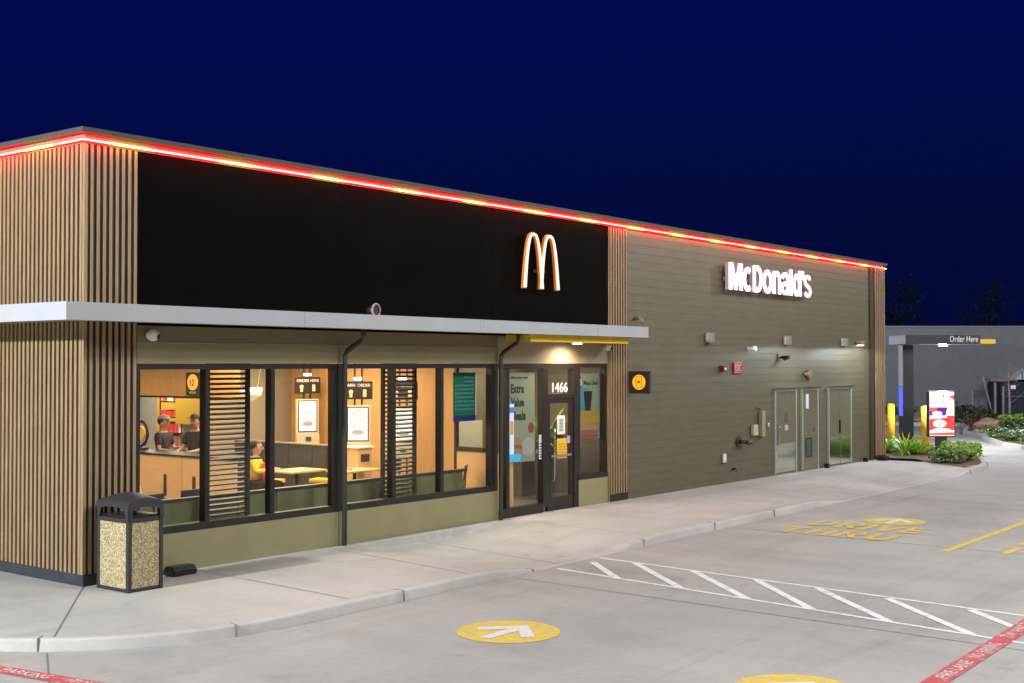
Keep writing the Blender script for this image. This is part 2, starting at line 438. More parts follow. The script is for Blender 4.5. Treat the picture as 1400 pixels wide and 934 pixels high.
lane_words('yellow lettering on the outer lane, cut off at the right edge of the photo', 10.72, -9.0, 2.1, 'yellow lane lettering')
tag(flat('lane_line', [band((10.4, -7.25), (40, -7.05), .13)], M['yellowp']), 'long yellow line dividing the two drive lanes', 'road marking')
# hatched crossing
hp = [band((5.42, -3.42), (4.4, -11.6), .075), band((6.60, -3.36), (5.9, -11.6), .075)]
hatch = thing('hatched_crossing', 'white outlined walkway with diagonal stripes painted across the lane', 'road marking', (5.4, -7, 0))
for n, p in (('edge_line', hp[0]), ('edge_line', hp[1])):
    flat(n, [[(a-5.4, b+7) for a, b in p]], M['whitep'], hatch)
for a, b in (((6.2, -3.5), (5.25, -4.55)), ((6.5, -4.05), (5.17, -5.58)), ((6.43, -5.05), (5.02, -6.62)), ((6.32, -6.08), (4.9, -7.53)), ((6.24, -7.0), (4.8, -8.5)), ((6.12, -7.98), (4.68, -9.47)), ((6.03, -9.02), (4.58, -10.5)), ((5.96, -10.0), (4.5, -11.5))):
    flat('stripe', [[(p-5.4, q+7) for p, q in band(a, b, .11)]], M['whitep'], hatch, z=Z1+.001)
# fire lane bands
def fire_band(label, p0, ang, length, w, words):
    t = thing('fire_lane_line', label, 'road marking', (p0[0], p0[1], ROAD), ang, 'red fire lane lines')
    flat('stripe', [[(0, -w/2), (length, -w/2), (length, w/2), (0, w/2)]], M['redp'], t, z=.007)
    for x, s, ww in words:
        text('lettering', s, M['pinkp'], .1, 0, .01, t, (x, -w*.30, .011), (0, 0, 0), width=ww, height=w*.60, align='LEFT')
fire_band('red line lettered for the fire lane running to the right edge, crossing the hatched walkway', (1.0, -9.86), rad(.9), 14, .21,
          [(1.62, 'FIRE LANE', .80), (2.62, 'NO', .19), (2.88, 'PARKING', .50), (3.72, 'TOW', .30), (4.10, 'AWAY', .36), (4.54, 'ZONE', .34), (6.6, 'FIRE LANE', .8), (7.7, 'NO PARKING', .9), (9.0, 'TOW AWAY ZONE', 1.2)])
fire_band('red lettered line in the bottom left corner of the pavement', (-2.88, -.9), rad(-80.0), 8, .2,
          [(1.3, 'NO', .19), (1.80, 'PARKING', .62), (2.70, 'TOW AWAY ZONE', 1.2), (4.6, 'FIRE LANE', .8)])

# ------------------------------------------------------------------ the building
D = 14.0; LEN = 26.7
B = thing('restaurant_building', 'single storey dark restaurant with slatted corners, black upper panel and lit roof line', 'building', (0, 0, 0))
def slats_x(x0, x1, z0, z1, y, pitch=.1, w=.045, d=.05):
    mb = MB(); n = round((x1-x0)/pitch)
    for i in range(n):
        cx = x0+(i+.5)*(x1-x0)/n
        mb.box(cx-w/2, cx+w/2, y, y+d, z0, z1)
    return mb
# --- corner slats, side face (x=0)
mb = MB(); n = 140
for i in range(n):
    cy = .06+i*.1; mb.box(0, .022, cy, cy+.048, .15, 5.575)
mb.build('slat_cladding', M['wood'], B)
box('slat_backing', M['slatback'], B, .024, .08, .024, D, .1, 5.575)
box('plinth', M['navy'], B, .012, .09, .0, D, -.2, .148)
# --- corner slats on long face
mb = slats_x(.06, .80, .15, 5.575, 0, .0925, .044, .022); mb.box(-.002, .045, -.002, .045, .15, 5.575); mb.build('slat_cladding', M['wood'], B)
box('slat_backing', M['slatback'], B, .082, .80, .024, .08, .1, 5.575)
box('plinth', M['navy'], B, .014, .80, .014, .09, -.2, .148)
# --- upper black panel
mb = MB()
for a, b in ((.80, 4.5), (4.506, 8.2), (8.206, 11.97)): mb.box(a, b, .02, .10, 3.3, 5.578)
mb.build('upper_panel', M['black'], B)
# --- header and apron, olive
mb = MB()
for a, b in ((.80, 4.45), (4.456, 8.38)): mb.box(a, b, .03, .12, 2.80, 3.09)
mb.build('header_panel', M['olive'], B)
mb = MB(); mb.box(8.39, 11.97, .03, .12, 2.80, 3.3); mb.build('header_panel', mat('tan_header', (.36, .28, .17), .5, var=.05), B)
box('soffit_shade_band', mat('soffit_shade_band', (.19, .15, .075), .6), B, .80, 8.385, .02, .12, 3.095, 3.3)  # browner band paints in the shade under the canopy
mb = MB()
for a, b in ((.80, 4.45), (4.456, 8.40)): mb.box(a, b, .03, .16, -.2, .52)
mb.build('apron_panel', M['olive'], B)
mb = MB(); mb.box(10.93, 11.97, .03, .14, -.02, .52); mb.build('apron_panel', M['olive'], B)
# --- windows
def window(x0, x1, z0, z1, mull, y=.05, label=None):
    f = MB()
    w = .075
    f.box(x0, x1, y, y+.13, z1-w, z1); f.box(x0, x1, y-.02, y+.13, z0, z0+.10)
    f.box(x0, x0+w, y, y+.13, z0+.1, z1-w); f.box(x1-w, x1, y, y+.13, z0+.1, z1-w)
    for mx in mull: f.box(mx-.035, mx+.035, y, y+.13, z0+.1, z1-w)
    fr = f.build('window', M['bronze'], B)
    edges = [x0+w]+[v for mx in mull for v in (mx-.035, mx+.035)]+[x1-w]
    for a, b in zip(edges[::2], edges[1::2]):
        box('pane', M['glass'], fr, a, b, y+.06, y+.068, z0+.1, z1-w)
    return fr
window(.80, 4.44, .52, 2.795, (1.97, 3.15))
window(4.53, 8.30, .52, 2.795, (5.72, 6.90))
window(10.93, 11.95, .52, 2.795, ())
box('jamb_cover', M['bronze'], B, 4.44, 4.53, .04, .19, .52, 2.795)
# --- entrance
f = MB()
f.box(8.30, 8.40, .04, .20, -.1, 2.795); f.box(8.40, 10.93, .04, .20, 2.70, 2.795)
f.box(8.66, 8.75, .045, .18, .1, 2.70); f.box(9.78, 9.93, .045, .18, .1, 2.70); f.box(10.79, 10.93, .045, .20, -.02, 2.70)
f.box(9.93, 10.79, .05, .18, 2.13, 2.22); f.box(8.40, 9.78, .04, .19, -.15, .17)
ent = f.build('entrance_frame', M['bronze'], B)
box('pane', M['glass'], ent, 8.40, 8.66, .11, .118, .17, 2.70); box('pane', M['glass'], ent, 8.75, 9.78, .11, .118, .17, 2.70)
box('pane', M['glass'], ent, 9.93, 10.79, .11, .118, 2.22, 2.70)
f = MB(); f.box(9.935, 10.02, .06, .12, -.01, 2.125); f.box(10.70, 10.785, .06, .12, -.01, 2.125); f.box(10.02, 10.70, .06, .12, 2.04, 2.125); f.box(10.02, 10.70, .06, .12, -.01, .25)
door = f.build('door', M['bronze'], B)
box('pane', M['glass'], door, 10.02, 10.70, .086, .094, .25, 2.04)
h = MB(); h.tube([(10.075, .06, .55), (10.075, -.005, .60), (10.075, -.005, 1.55), (10.075, .06, 1.6)], .014); h.build('handle', M['steel'], door)
h = MB(); h.box(10.02, 10.70, .04, .058, 1.02, 1.06); h.build('push_bar', M['steel'], door)
box('threshold', M['bronze'], B, 8.4, 10.93, -.05, .04, -.2, -.005)
# --- slats middle
slats_x(11.99, 12.66, .15, 5.575, 0, .0955, .046, .022).build('slat_cladding', M['wood'], B)
box('slat_backing', M['slatback'], B, 11.975, 12.68, .024, .1, .1, 5.575); box('plinth', M['slatback'], B, 11.975, 12.68, .01, .1, -.1, .148)
box('corner_trim', M['wood'], B, 11.955, 11.975, .0, .1, .0, 5.575)
# --- lap siding
prof = []; zz = -.05; pit = .172
while zz < 5.56:
    prof += [(.0185, zz), (.023, min(5.575, zz+pit-.003)), (.0262, min(5.575, zz+pit-.002))]; zz += pit
poly = prof+[(.12, 5.575), (.12, -.05)]
mb = MB(); P = poly; n = len(P)
vs = [(12.68, a, b) for a, b in P]+[(25.86, a, b) for a, b in P]
mb.faces(vs, [(i, (i+1) % n, n+(i+1) % n, n+i) for i in range(n)]+[tuple(range(n)), tuple(range(n, 2*n))])
sid = mb.build('lap_siding', M['siding'], B)
box('corner_trim', mat('dark_trim', (.05, .035, .022), .6), B, 25.62, 25.88, -.03, .06, -.05, 5.575)
slats_x(25.9, 26.70, .12, 5.575, -.062, .133, .06, .022).build('slat_cladding', M['wood'], B)
box('slat_backing', M['slatback'], B, 25.88, 26.72, -.038, .1, .05, 5.575)
box('end_wall', M['siding'], B, 26.6, 26.70, .1, D, -.2, 5.5)
mb = MB(); mb.box(.08, 26.6, D-.1, D, -.2, 5.5); mb.build('rear_wall', M['siding'], B)
box('roof', M['navy'], B, .1, 26.6, .1, D-.1, 5.2, 5.3)
# --- parapet fascia, cap, LED rope
mb = MB(); mb.box(.0, 26.72, -.0, .12, 5.58, 5.70); mb.box(.0, .12, .12, D, 5.58, 5.70)
mb.build('parapet_fascia', mat('fascia_brown', (.20, .16, .11), .5), B)
mb = MB(); mb.box(-.10, 26.80, -.10, .22, 5.703, 5.765); mb.box(-.10, .22, .22, D, 5.703, 5.765)
mb.build('parapet_cap', M['cap'], B)
mb = MB(); mb.tube([(-.077, D, 5.612), (-.077, -.077, 5.612)], .0045, 8); mb.tube([(-.077, -.077, 5.612), (26.78, -.077, 5.612)], .0045, 8)
mb.build('rope_glare_core', emit('rope_glare_core', (1, .82, .74), 2.4), B)  # near-white tube paints the overexposed centre of the red and amber rope
mb = MB(); mb.tube([(-.06, D, 5.612), (-.06, -.06, 5.612)], .013, 10); mb.tube([(-.06, -.06, 5.612), (26.76, -.06, 5.612)], .013, 10)
mb.build('rope_light', M['led'], B)
mb = MB(); mb.box(-.03, 26.74, -.03, -.001, 5.604, 5.620); mb.box(-.03, -.001, 0, D, 5.604, 5.620)
mb.build('light_channel', M['bronze'], B)
# --- canopy
c = MB(); CY = -.78
c.box(-.74, 12.2, CY, CY+.05, 3.315, 3.53); c.box(-.74, -.69, CY+.05, D, 3.315, 3.53); c.box(12.15, 12.2, CY+.05, -.001, 3.315, 3.53)
can = c.build('canopy', M['fascia'], B)
box('canopy_soffit', M['soffit'], can, -.69, 12.15, CY+.05, .02, 3.335, 3.37); box('canopy_soffit', M['soffit'], can, -.69, .0, .03, D, 3.336, 3.369)
mb = MB(); mb.box(-.69, 12.15, CY+.05, .03, 3.48, 3.50); mb.box(-.69, -.003, .04, D, 3.481, 3.501); mb.build('canopy_deck', M['fascia'], can)
for xx in (3.0, 6.9, 10.4): box('fascia_joint', M['cap'], can, xx, xx+.003, CY-.001, CY, 3.315, 3.53)
y_ = MB(); y_.box(8.5, 11.72, -.62, -.06, 3.19, 3.313); y_.build('entrance_canopy_band', M['yellow'], can)
box('band_soffit', M['soffit'], can, 8.53, 11.69, -.60, -.08, 3.184, 3.189)
mb = MB(); mb.cyl(10.35, -.34, 3.17, 3.184, .09); mb.build('downlight', emit('downlight_lens', (1, .82, .6), 14), can)
# --- downspouts
for xx in (4.485, 8.35):
    d = MB(); d.tube([(xx+.02, -.45, 3.31), (xx+.02, -.45, 3.22), (xx+.015, -.42, 3.16), (xx, -.13, 3.0), (xx, -.075, 2.93), (xx, -.07, 2.8), (xx, -.07, .012)], .04, 12)
    d.build('downspout', M['pipe'], B)
# --- service doors
def sdoor(x0, x1, z1, style):
    f = MB(); f.box(x0, x0+.06, -.03, .03, .0, z1); f.box(x1-.06, x1, -.03, .03, 0, z1); f.box(x0+.06, x1-.06, -.03, .03, z1-.06, z1)
    fr = f.build('service_door', mat('door_frame', (.33, .36, .30), .35), B)
    l = MB()
    if style == 'double':
        mid = (x0+x1)/2; l.box(x0+.065, mid-.006, -.012, .02, .03, z1-.065); l.box(mid+.006, x1-.065, -.012, .02, .03, z1-.065)
    else: l.box(x0+.065, x1-.065, -.012, .02, .03, z1-.065)
    l.build('leaf', mat('door_leaf', (.15, .135, .085), .28, var=.05), fr)
    t = MB(); t.box(x0-.04, x1+.04, -.10, .0, z1+.004, z1+.02); t.build('drip_cap', M['steel'], fr)
    t = MB(); t.box(x0, x1, -.08, -.035, .0, .03); t.build('sill', M['steel'], fr)
    return fr
km = mat('kick_plate', (.55, .6, .5), .12, metal=1)
d1 = sdoor(19.42, 20.68, 2.16, 'single'); box('kick_plate', km, d1, 19.5, 20.6, -.018, -.013, .06, .78)
box('notice', mat('notice_brown', (.12, .08, .05), .6), d1, 20.0, 20.18, -.016, -.013, 1.3, 1.55); box('notice', mat('notice_pink', (.5, .4, .38), .6), d1, 20.0, 20.18, -.016, -.013, 1.1, 1.24)
h = MB(); h.tube([(19.58, -.012, .75), (19.58, -.07, .8), (19.58, -.07, 1.2), (19.58, -.012, 1.25)], .015); h.build('handle', M['steel'], d1)
d2 = sdoor(21.0, 22.02, 2.16, 'single')
box('notice', mat('notice_white', (.75, .7, .8), .5), d2, 21.25, 21.42, -.018, -.013, 1.62, 2.0)
h = MB(); h.cyl(21.78, 1.08, -.06, -.012, .035, axis='y'); h.box(21.66, 21.80, -.075, -.055, 1.065, 1.095); h.build('handle', M['steel'], d2)
box('louvre', mat('louvre_blue', (.05, .09, .10), .2), d2, 21.25, 21.58, -.02, -.013, .38, .82); 
mb = MB(); mb.box(21.22, 21.61, -.024, -.013, .82, .85); mb.box(21.22, 21.61, -.024, -.013, .35, .38); mb.box(21.22, 21.25, -.024, -.013, .38, .82); mb.box(21.58, 21.61, -.024, -.013, .38, .82); mb.build('louvre_frame', M['bronze'], d2)
d3 = sdoor(22.66, 24.24, 2.16, 'double'); box('kick_plate', km, d3, 22.74, 23.43, -.018, -.013, .06, .80); box('kick_plate', km, d3, 23.47, 24.16, -.018, -.013, .06, .80)
h = MB(); h.box(23.40, 23.43, -.05, -.012, .9, 1.25); h.build('handle', M['bronze'], d3)

# --- interior shell (parts of the building)
box('dining_floor', M['tile'], B, .1, 16.6, .16, D-.1, -.02, .02)
box('ceiling', M['ceil'], B, .1, 16.6, .2, D-.1, 3.02, 3.06)
box('inner_wall', M['greywall'], B, .1, .14, .2, D-.1, .02, 3.02)
iw = MB()
for a, b in ((2.6, 3.85), (3.856, 5.1), (5.106, 6.35), (6.356, 7.6)): iw.box(10.2, 10.3, a, b, .02, 3.02)
iw.build('wood_partition', M['orangewall'], B)
box('inner_wall', M['greywall'], B, 7.9, 10.19, 7.5, 7.6, .02, 3.02)
box('inner_wall', M['brownwall'], B, 10.31, 16.5, 2.6, 2.7, .02, 3.02)
box('inner_wall', M['brownwall'], B, 16.5, 16.6, .2, 2.6, .02, 3.02)
box('inner_wall', M['brownwall'], B, 12.7, 12.75, .2, 2.6, .02, 3.02)
kw = box('kitchen_wall', mat('kitchen_grey', (.42, .40, .35), .6), B, 9.0, 9.08, 7.7, D-.1, .02, 3.02)
box('kitchen_panel', mat('kitchen_yellow', (.68, .42, .07), .45), B, 8.96, 8.995, 9.95, 10.8, .02, 2.9)
box('kitchen_panel', mat('kitchen_yellow2', (.50, .30, .04), .45), B, 8.3, 8.9, 7.9, 9.2, 1.45, 2.9)
# bulkhead over the counter
box('bulkhead', M['orangewall'], B, 5.2, 5.32, 3.4, D-.1, 2.2, 3.02)
box('bulkhead_trim', M['bronze'], B, 5.18, 5.33, 3.4, D-.1, 2.165, 2.198)

# ------------------------------------------------------------------ interior things
ct = thing('service_counter', 'pale wood counter front with two dark slots, in front of the two crew members', 'counter', (5.3, 3.5, .02))
box('front', M['oakcounter'], ct, 0, .05, .0, 9, .0, 1.06); box('top', M['bronze'], ct, -.03, .6, -.02, 9, 1.062, 1.095)
for yy in (1.15, 2.0): 
    mb = MB(); mb.box(-.008, -.001, yy-.045, yy+.045, .35, .68); mb.cyl(yy, .68, -.0085, -.001, .045, axis='x'); mb.cyl(yy, .35, -.008, -.0015, .045, axis='x'); mb.build('slot', M['slot'], ct)
for yy in (1.5, 2.9): box('panel_joint', M['slot'], ct, -.003, -.001, yy, yy+.006, 0, 1.06)
# shelving in kitchen
sh = thing('kitchen_rack', 'steel rack of red and white cartons behind the counter', 'shelving', (8.6, 9.4, .02))
mb = MB()
for z in (.9, 1.2, 1.55, 1.9, 2.2): mb.box(-.25, .25, -.35, .45, z, z+.03)
for a in (-.25, .23):
    for b in (-.35, .43): mb.box(a, a+.02, b, b+.02, 0, 2.4)
mb.build('frame', M['steel'], sh)
r_ = random.Random(5)
cm = [mat('carton_red', (.6, .05, .03), .5), mat('carton_white', (.8, .78, .74), .5), mat('carton_brown', (.3, .17, .08), .6)]
for z in (.93, 1.23, 1.58, 1.93):
    y = -.32
    while y < .36:
        w = r_.uniform(.1, .2); hh = r_.uniform(.12, .25); box('carton', r_.choice(cm), sh, -.2, .1, y, y+w, z+.001, z+hh); y += w+.02
# bulkhead sign
s1 = thing('counter_sign', 'small dark square sign with orange disc hanging at the end of the wood bulkhead', 'sign', (5.15, 4.5, 2.22))
box('board', mat('sign_brown', (.03, .02, .015), .5), s1, 0, .03, -.20, .20, 0, .42)
mb = MB(); mb.cyl(0, .24, -.012, 0, .145, n=32, axis='x'); mb.build('disc', emit('disc_orange', (1, .42, .06), 1.0), s1)
text('number', '12', mat('sign_red', (.55, .05, .02), .5), .16, .002, .02, s1, (-.018, 0, .18), (PI/2, 0, -PI/2))
text('caption', 'PICK UP', M['white'], .05, .001, .01, s1, (-.004, 0, .035), (PI/2, 0, -PI/2))

def kiosk(x, y, rz, label, words, slabel, zb=.98):
    t = thing('order_kiosk', label, 'kiosk', (x, y, .02), rz, 'ordering kiosks on floor to ceiling posts')
    b = MB()
    b.box(-.26, .26, -.05, .05, zb-.02, zb+.98, bev=.02); b.box(-.26, .26, -.09, -.05, zb-.02, zb+.22, bev=.01); b.build('cabinet', mat('kiosk_tan', (.62, .50, .36), .4), t)
    box('bezel', M['bronze'], t, -.215, .215, -.058, -.051, zb+.26, zb+.95)
    scn = box('screen', M['screenw'], t, -.195, .195, -.062, -.059, zb+.28, zb+.93)
    g_ = emit('screen_grey', (.30, .33, .38), .15); MBx = MB(); MBx.prism([(.12*math.cos(a/12*2*PI), zb+.44+.05*math.sin(a/12*2*PI)) for a in range(12)], -.064, -.0625, 'y'); MBx.build('picture', emit('screen_tan', (.55, .50, .42), .4), scn)
    cc = MB(); cc.tube([(-.02+.11*math.cos(a/16*2*PI), -.064, zb+.62+.07*math.sin(a/16*2*PI)) for a in range(13)], .006, 6); cc.build('picture', g_, scn)
    for k, (s_, zz) in enumerate(words[0]): text('caption', s_, g_, .05, .001, .01, scn, (0, -.0635, zb+zz), (PI/2, 0, 0))
    mb = MB(); mb.box(-.06, .06, -.13, -.09, zb+.08, zb+.16, bev=.01); mb.build('card_reader', mat('reader_blue', (.03, .08, .14), .3), t)
    p = MB(); p.box(-.09, -.055, -.02, .02, 0, 3.0); p.box(.055, .09, -.02, .02, 0, 3.0); p.build('post', M['bronze'], t)
    s = thing('hanging_sign', slabel, 'sign', (x, y, .02), rz, 'dark signs over the kiosks')
    s.location.z = zb+1.12
    box('board', mat('sign_dark', (.018, .012, .010), .5), s, -.29, .29, -.055, -.023, 0, .36)
    box('lamp', emit('sign_lamp', (.9, .9, 1), 8), s, -.09, .07, -.09, -.03, .39, .44)
    text('lettering', words[1], M['white'], .085, .001, .01, s, (0, -.058, .255), (PI/2, 0, 0), width=.5)
    mb = MB(); mb.cyl(-.14, .15, -.062, -.056, .045, axis='y'); mb.box(-.17, -.11, -.06, -.056, .04, .12); mb.box(.10, .17, -.06, -.056, .05, .20); mb.build('icon', mat('icon_cream', (.7, .55, .35), .5), s)
    return t
kiosk(9.72, 6.45, -rad(25), 'kiosk behind the grey booth partition, in the far pane of the first window', ([('Tap to', .5)], 'ORDER HERE'), 'sign above the kiosk behind the grey booth partition', 1.02)
kiosk(8.78, 3.93, -rad(52), 'kiosk beside the wood cabinet, left of the second louvred screen', ([('Where', .85), ('will you eat?', .79)], 'EARN  ORDER'), 'sign with two icons above the kiosk beside the wood cabinet', .96)
kiosk(9.05, 2.95, -rad(52), 'kiosk seen through the slats of the second louvred screen', ([('Where', .85), ('will you eat?', .79)], 'EARN  REWARDS'), 'sign seen partly through the second louvred screen', .96)

def louvre(x, y, w, label):
    t = thing('louvred_screen', label, 'screen', (x, y, .02), 0, 'dark louvred screens behind the windows')
    mb = MB(); mb.box(-w/2, -w/2+.05, -.03, .03, 0, 2.95); mb.box(w/2-.05, w/2, -.03, .03, 0, 2.95); mb.build('frame', M['bronze'], t)
    mb = MB(); z = .1
    while z < 2.9: mb.box(-w/2+.05, w/2-.05, -.022, .022, z, z+.022, rot=Matrix.Rotation(rad(20), 3, 'X')); z += .072
    mb.build('slats', M['bronze'], t)
louvre(2.62, .42, .78, 'tall slatted screen in the middle of the first window')
louvre(6.22, .42, .82, 'tall slatted screen behind the post of the second window')

def chair(x, y, rz, label, seatm, frame=None):
    t = thing('dining_chair', label, 'chair', (x, y, .02), rz, 'dining chairs')
    frame = frame or M['bronze']
    box('seat', seatm, t, -.21, .21, -.21, .21, .43, .46, bev=.012)
    mb = MB(); mb.box(-.21, .21, .19, .22, .62, .90, bev=.012, rot=Matrix.Rotation(rad(-8), 3, 'X')); mb.build('backrest', seatm, t)
    for a in (-.18, .18):
        for b in (-.18, .18):
            MB().tube([(a*1.1, b*1.1, 0), (a, b, .43)]+([(a, b+.03, .85)] if b > 0 else []), .013, 8).build('leg', frame, t)
    return t
def table(x, y, label, w=.65, d=.65, z=.75, top=None):
    t = thing('dining_table', label, 'table', (x, y, .02), 0, 'dining tables')
    box('tabletop', top or M['oakcounter'], t, -w/2, w/2, -d/2, d/2, z-.04, z, bev=.01)
    mb = MB(); mb.cyl(0, 0, .03, z-.042, .035); mb.build('pedestal', M['bronze'], t)
    mb = MB(); mb.box(-.25, .25, -.04, .04, 0, .03); mb.box(-.04, .04, -.25, .25, .0015, .0285); mb.build('base', M['bronze'], t)
    return t
yc = mat('seat_yellow', (.80, .50, .01), .4)
def stool(x, y, label):
    t = thing('stool', label, 'stool', (x, y, .02), rad(20), 'yellow stools')
    box('seat', yc, t, -.2, .2, -.2, .2, .42, .50, bev=.02)
    for a in (-.15, .15):
        for b in (-.15, .15): MB().tube([(a*1.15, b*1.15, 0), (a, b, .42)], .013, 8).build('leg', M['bronze'], t)

dk = mat('seat_dark', (.045, .042, .05), .5)
bg = thing('booth', 'tall dark grey booth partition running behind the tables', 'booth', (8.3, 5.9, .02))
box('partition', M['darkgrey'], bg, -.05, .05, -1.65, 1.2, 0, 1.13); box('rail', mat('rail_tan', (.3, .22, .14), .5), bg, -.06, .06, -1.65, 1.2, 1.132, 1.16)
mb = MB()
for yy in (-1.2, -.5, .2): mb.box(-.054, -.051, yy, yy+.01, 0, 1.12)
mb.build('seam', M['slot'], bg)
table(7.2, 4.0, 'pale table in front of the person in the yellow jacket', .9, .7)
table(7.95, 3.2, 'pale table with a crumpled wrapper on it, by the grey booth', .95, .6)
mb = MB(); mb.sphere((0, 0, .02), .05, (1.3, 1, .45)); mb.box(-.09, .0, -.02, .06, 0, .012)
tag(mb.build('wrapper', mat('wrapper_tan', (.55, .35, .22), .7), loc=(7.82, 3.2, .772)), 'crumpled food wrapper lying on the table by the grey booth', 'litter')
stool(8.15, 4.3, 'yellow stool right of the table with the wrapper')
stool(7.38, 4.92, 'yellow stool behind the table of the person in the jacket')
chair(9.15, 4.75-1.3, rad(150), 'dark chair between the wood cabinet and the second louvred screen', dk)
chair(8.5, 1.15, rad(215), 'dark armchair behind the poster, next to the wood divider', dk)
chair(1.95, 1.5, rad(180), 'dark chair back seen left of the white folded card in the first pane', dk)
chair(2.75, 1.6, rad(180), 'dark chair back seen beside the first louvred screen', dk)
table(2.25, 2.1, 'dark table in the first pane carrying a white folded card', .7, .6, .75, M['darkgrey'])
mb = MB(); mb.faces([(-.05, -.05, 0), (.05, -.05, 0), (.05, .05, 0), (-.05, .05, 0), (-.05, -.004, .2), (.05, -.004, .2), (.05, .004, .2), (-.05, .004, .2)], [(0, 1, 5, 4), (2, 3, 7, 6), (4, 5, 6, 7), (0, 4, 7, 3), (1, 2, 6, 5)])
tag(mb.build('folded_card', M['white'], loc=(2.2, 1.95, .775), rotz=.5), 'white folded card standing on the dark table in the first pane', 'card')
bq = thing('banquette', 'long low olive bench back just behind the window panes', 'bench', (5.5, .72, .02))
mb = MB()
for i in range(-3, 7): mb.box(-2.45+i*.74, -2.45+i*.74+.70, -.04, .05, .25, .82, bev=.01)
mb.build('back_cushion', M['oliveseat'], bq); box('rail', M['bronze'], bq, -4.62, 2.78, -.06, .06, .825, .87); box('seat', M['oliveseat'], bq, -4.62, 2.78, .06, .55, .2, .46, bev=.02); box('base', M['bronze'], bq, -4.6, 2.76, -.02, .5, 0, .2)
cb = thing('waste_cabinet', 'waist high pale wood cabinet left of the nearest kiosk', 'cabinet', (8.46, 3.62, .02))
box('body', M['oakcounter'], cb, -.2, .2, -.2, .2, 0, 1.12); box('top', M['white'], cb, -.23, .23, -.23, .23, 1.122, 1.15); box('flap', M['slot'], cb, -.12, .12, -.206, -.201, .85, 1.0)
dv = thing('wood_divider', 'low pale wood divider with a dark rail under the hanging green poster', 'divider', (9.0, .9, .02))
box('panel', M['oakcounter'], dv, 0, .06, -.7, .62, 0, 1.12); box('rail', M['bronze'], dv, -.02, .08, -.72, .64, 1.122, 1.2); box('post', M['bronze'], dv, -.01, .07, .62, .68, 0, 2.9)
cp = thing('wall_poster', 'plain cream poster on the wall below the green poster', 'poster', (10.7, 2.585, 1.04))
box('sheet', M['poster_c'], cp, -.38, .38, 0, .012, 0, .58)
cone = thing('floor_marker', 'small yellow floor marker standing beyond the olive bench', 'floor sign', (8.25, 1.75, .02))
mb = MB(); mb.prism([(-.16, 0), (.16, 0), (.09, .62), (-.09, .62)], -.02, .02, 'y'); mb.build('board', yc, cone)
pl = thing('pendant_lamp', 'pale diamond shaped lamp hanging on thin wires over the dining room', 'lamp', (6.05, 4.1, 2.02))
mb = MB(); mb.faces([(-.28, -.1, .34), (.28, -.1, .34), (.28, .1, .34), (-.28, .1, .34), (-.28, -.1, .20), (.28, -.1, .20), (.28, .1, .20), (-.28, .1, .20), (0, 0, 0)],
    [(0, 1, 5, 4), (1, 2, 6, 5), (2, 3, 7, 6), (3, 0, 4, 7), (4, 5, 8), (5, 6, 8), (6, 7, 8), (7, 4, 8), (0, 1, 2, 3)]); mb.build('shade', mat('lamp_shade_mesh', (.85, .82, .75), .6), pl)
box('light_strip', emit('pendant_strip', (.75, .85, 1), 6), pl, -.02, .285, -.105, -.101, .27, .32)
MB().tube([(-.26, 0, .34), (-.4, 0, .98)], .004, 6).build('wire', M['white'], pl); MB().tube([(.2, 0, .34), (.3, 0, .98)], .004, 6).build('wire', M['white'], pl)
pl.rotation_euler = (0, 0, -rad(40))
# hanging green poster
gp = thing('hanging_poster', 'dark green printed poster hanging in the right pane of the second window', 'poster', (7.78, .30, 1.78))
box('sheet', mat('poster_green', (.012, .15, .095), .4, var=.25, scale=2), gp, -.30, .30, 0, .01, 0, .86)
box('border', mat('poster_blue', (.012, .03, .16), .4), gp, -.30, .30, -.004, -.001, 0, .10); box('edge_light', M['white'], gp, .305, .325, -.004, .012, .1, .88)
mb = MB(); r_ = random.Random(9)
for row in range(9):
    z = .76-row*.07; x = -.26 if row > 1 else -.02
    while x < .24:
        w = r_.uniform(.02, .05); mb.box(x, x+w, -.003, -.0015, z, z+.022+.01*r_.random()); x += w+.012
mb.build('print', mat('print_teal', (.10, .33, .26), .5), gp)

# ------------------------------------------------------------------ entrance graphics
p = thing('meal_poster', 'tall sage poster with large black words in the pane left of the door', 'poster', (8.82, .14, .98))
box('sheet', M['poster_g'], p, 0, .82, 0, .01, 0, 1.65)
for s_, z, hh, w in (('Now your new', 1.52, .07, .52), ('Extra', 1.27, .17, .40), ('Value', 1.02, .17, .40), ('Meals', .77, .17, .45)):
    text('lettering', s_, M['letterblack'], .2, .001, .03, p, (.085, -.002, z), (PI/2, 0, 0), width=w, height=hh, align='LEFT')
bun = mat('bun', (.42, .20, .07), .5); fill = mat('filling', (.25, .10, .04), .6); cupm = mat('carton_print', (.35, .04, .05), .5)
def ell(name, m, par, cx, cz, rx, rz, y=-.004, n=24, th=.003):
    mb = MB(); mb.prism([(cx+rx*math.cos(2*PI*i/n), cz+rz*math.sin(2*PI*i/n)) for i in range(n)], y-th, y, 'y'); return mb.build(name, m, par)
ell('picture', bun, p, .24, .36, .18, .10); ell('picture', fill, p, .24, .27, .19, .05, -.008); ell('picture', bun, p, .24, .19, .18, .07, -.012)
ell('picture', cupm, p, .70, .62, .09, .10); ell('picture', bun, p, .14, .63, .06, .10); ell('picture', mat('picture_pale', (.42, .40, .34), .5), p, .60, .27, .2, .18, -.006)
bd = thing('window_decal', 'narrow blue and white decal strip on the left edge of the meal poster', 'decal', (8.80, .085, 1.0))
box('sheet', emit('decal_white', (.6, .75, .9), .55), bd, 0, .13, 0, .004, .14, 1.06); box('foot', emit('decal_blue', (.05, .4, .75), .6), bd, 0, .32, -.004, -.001, 0, .14)
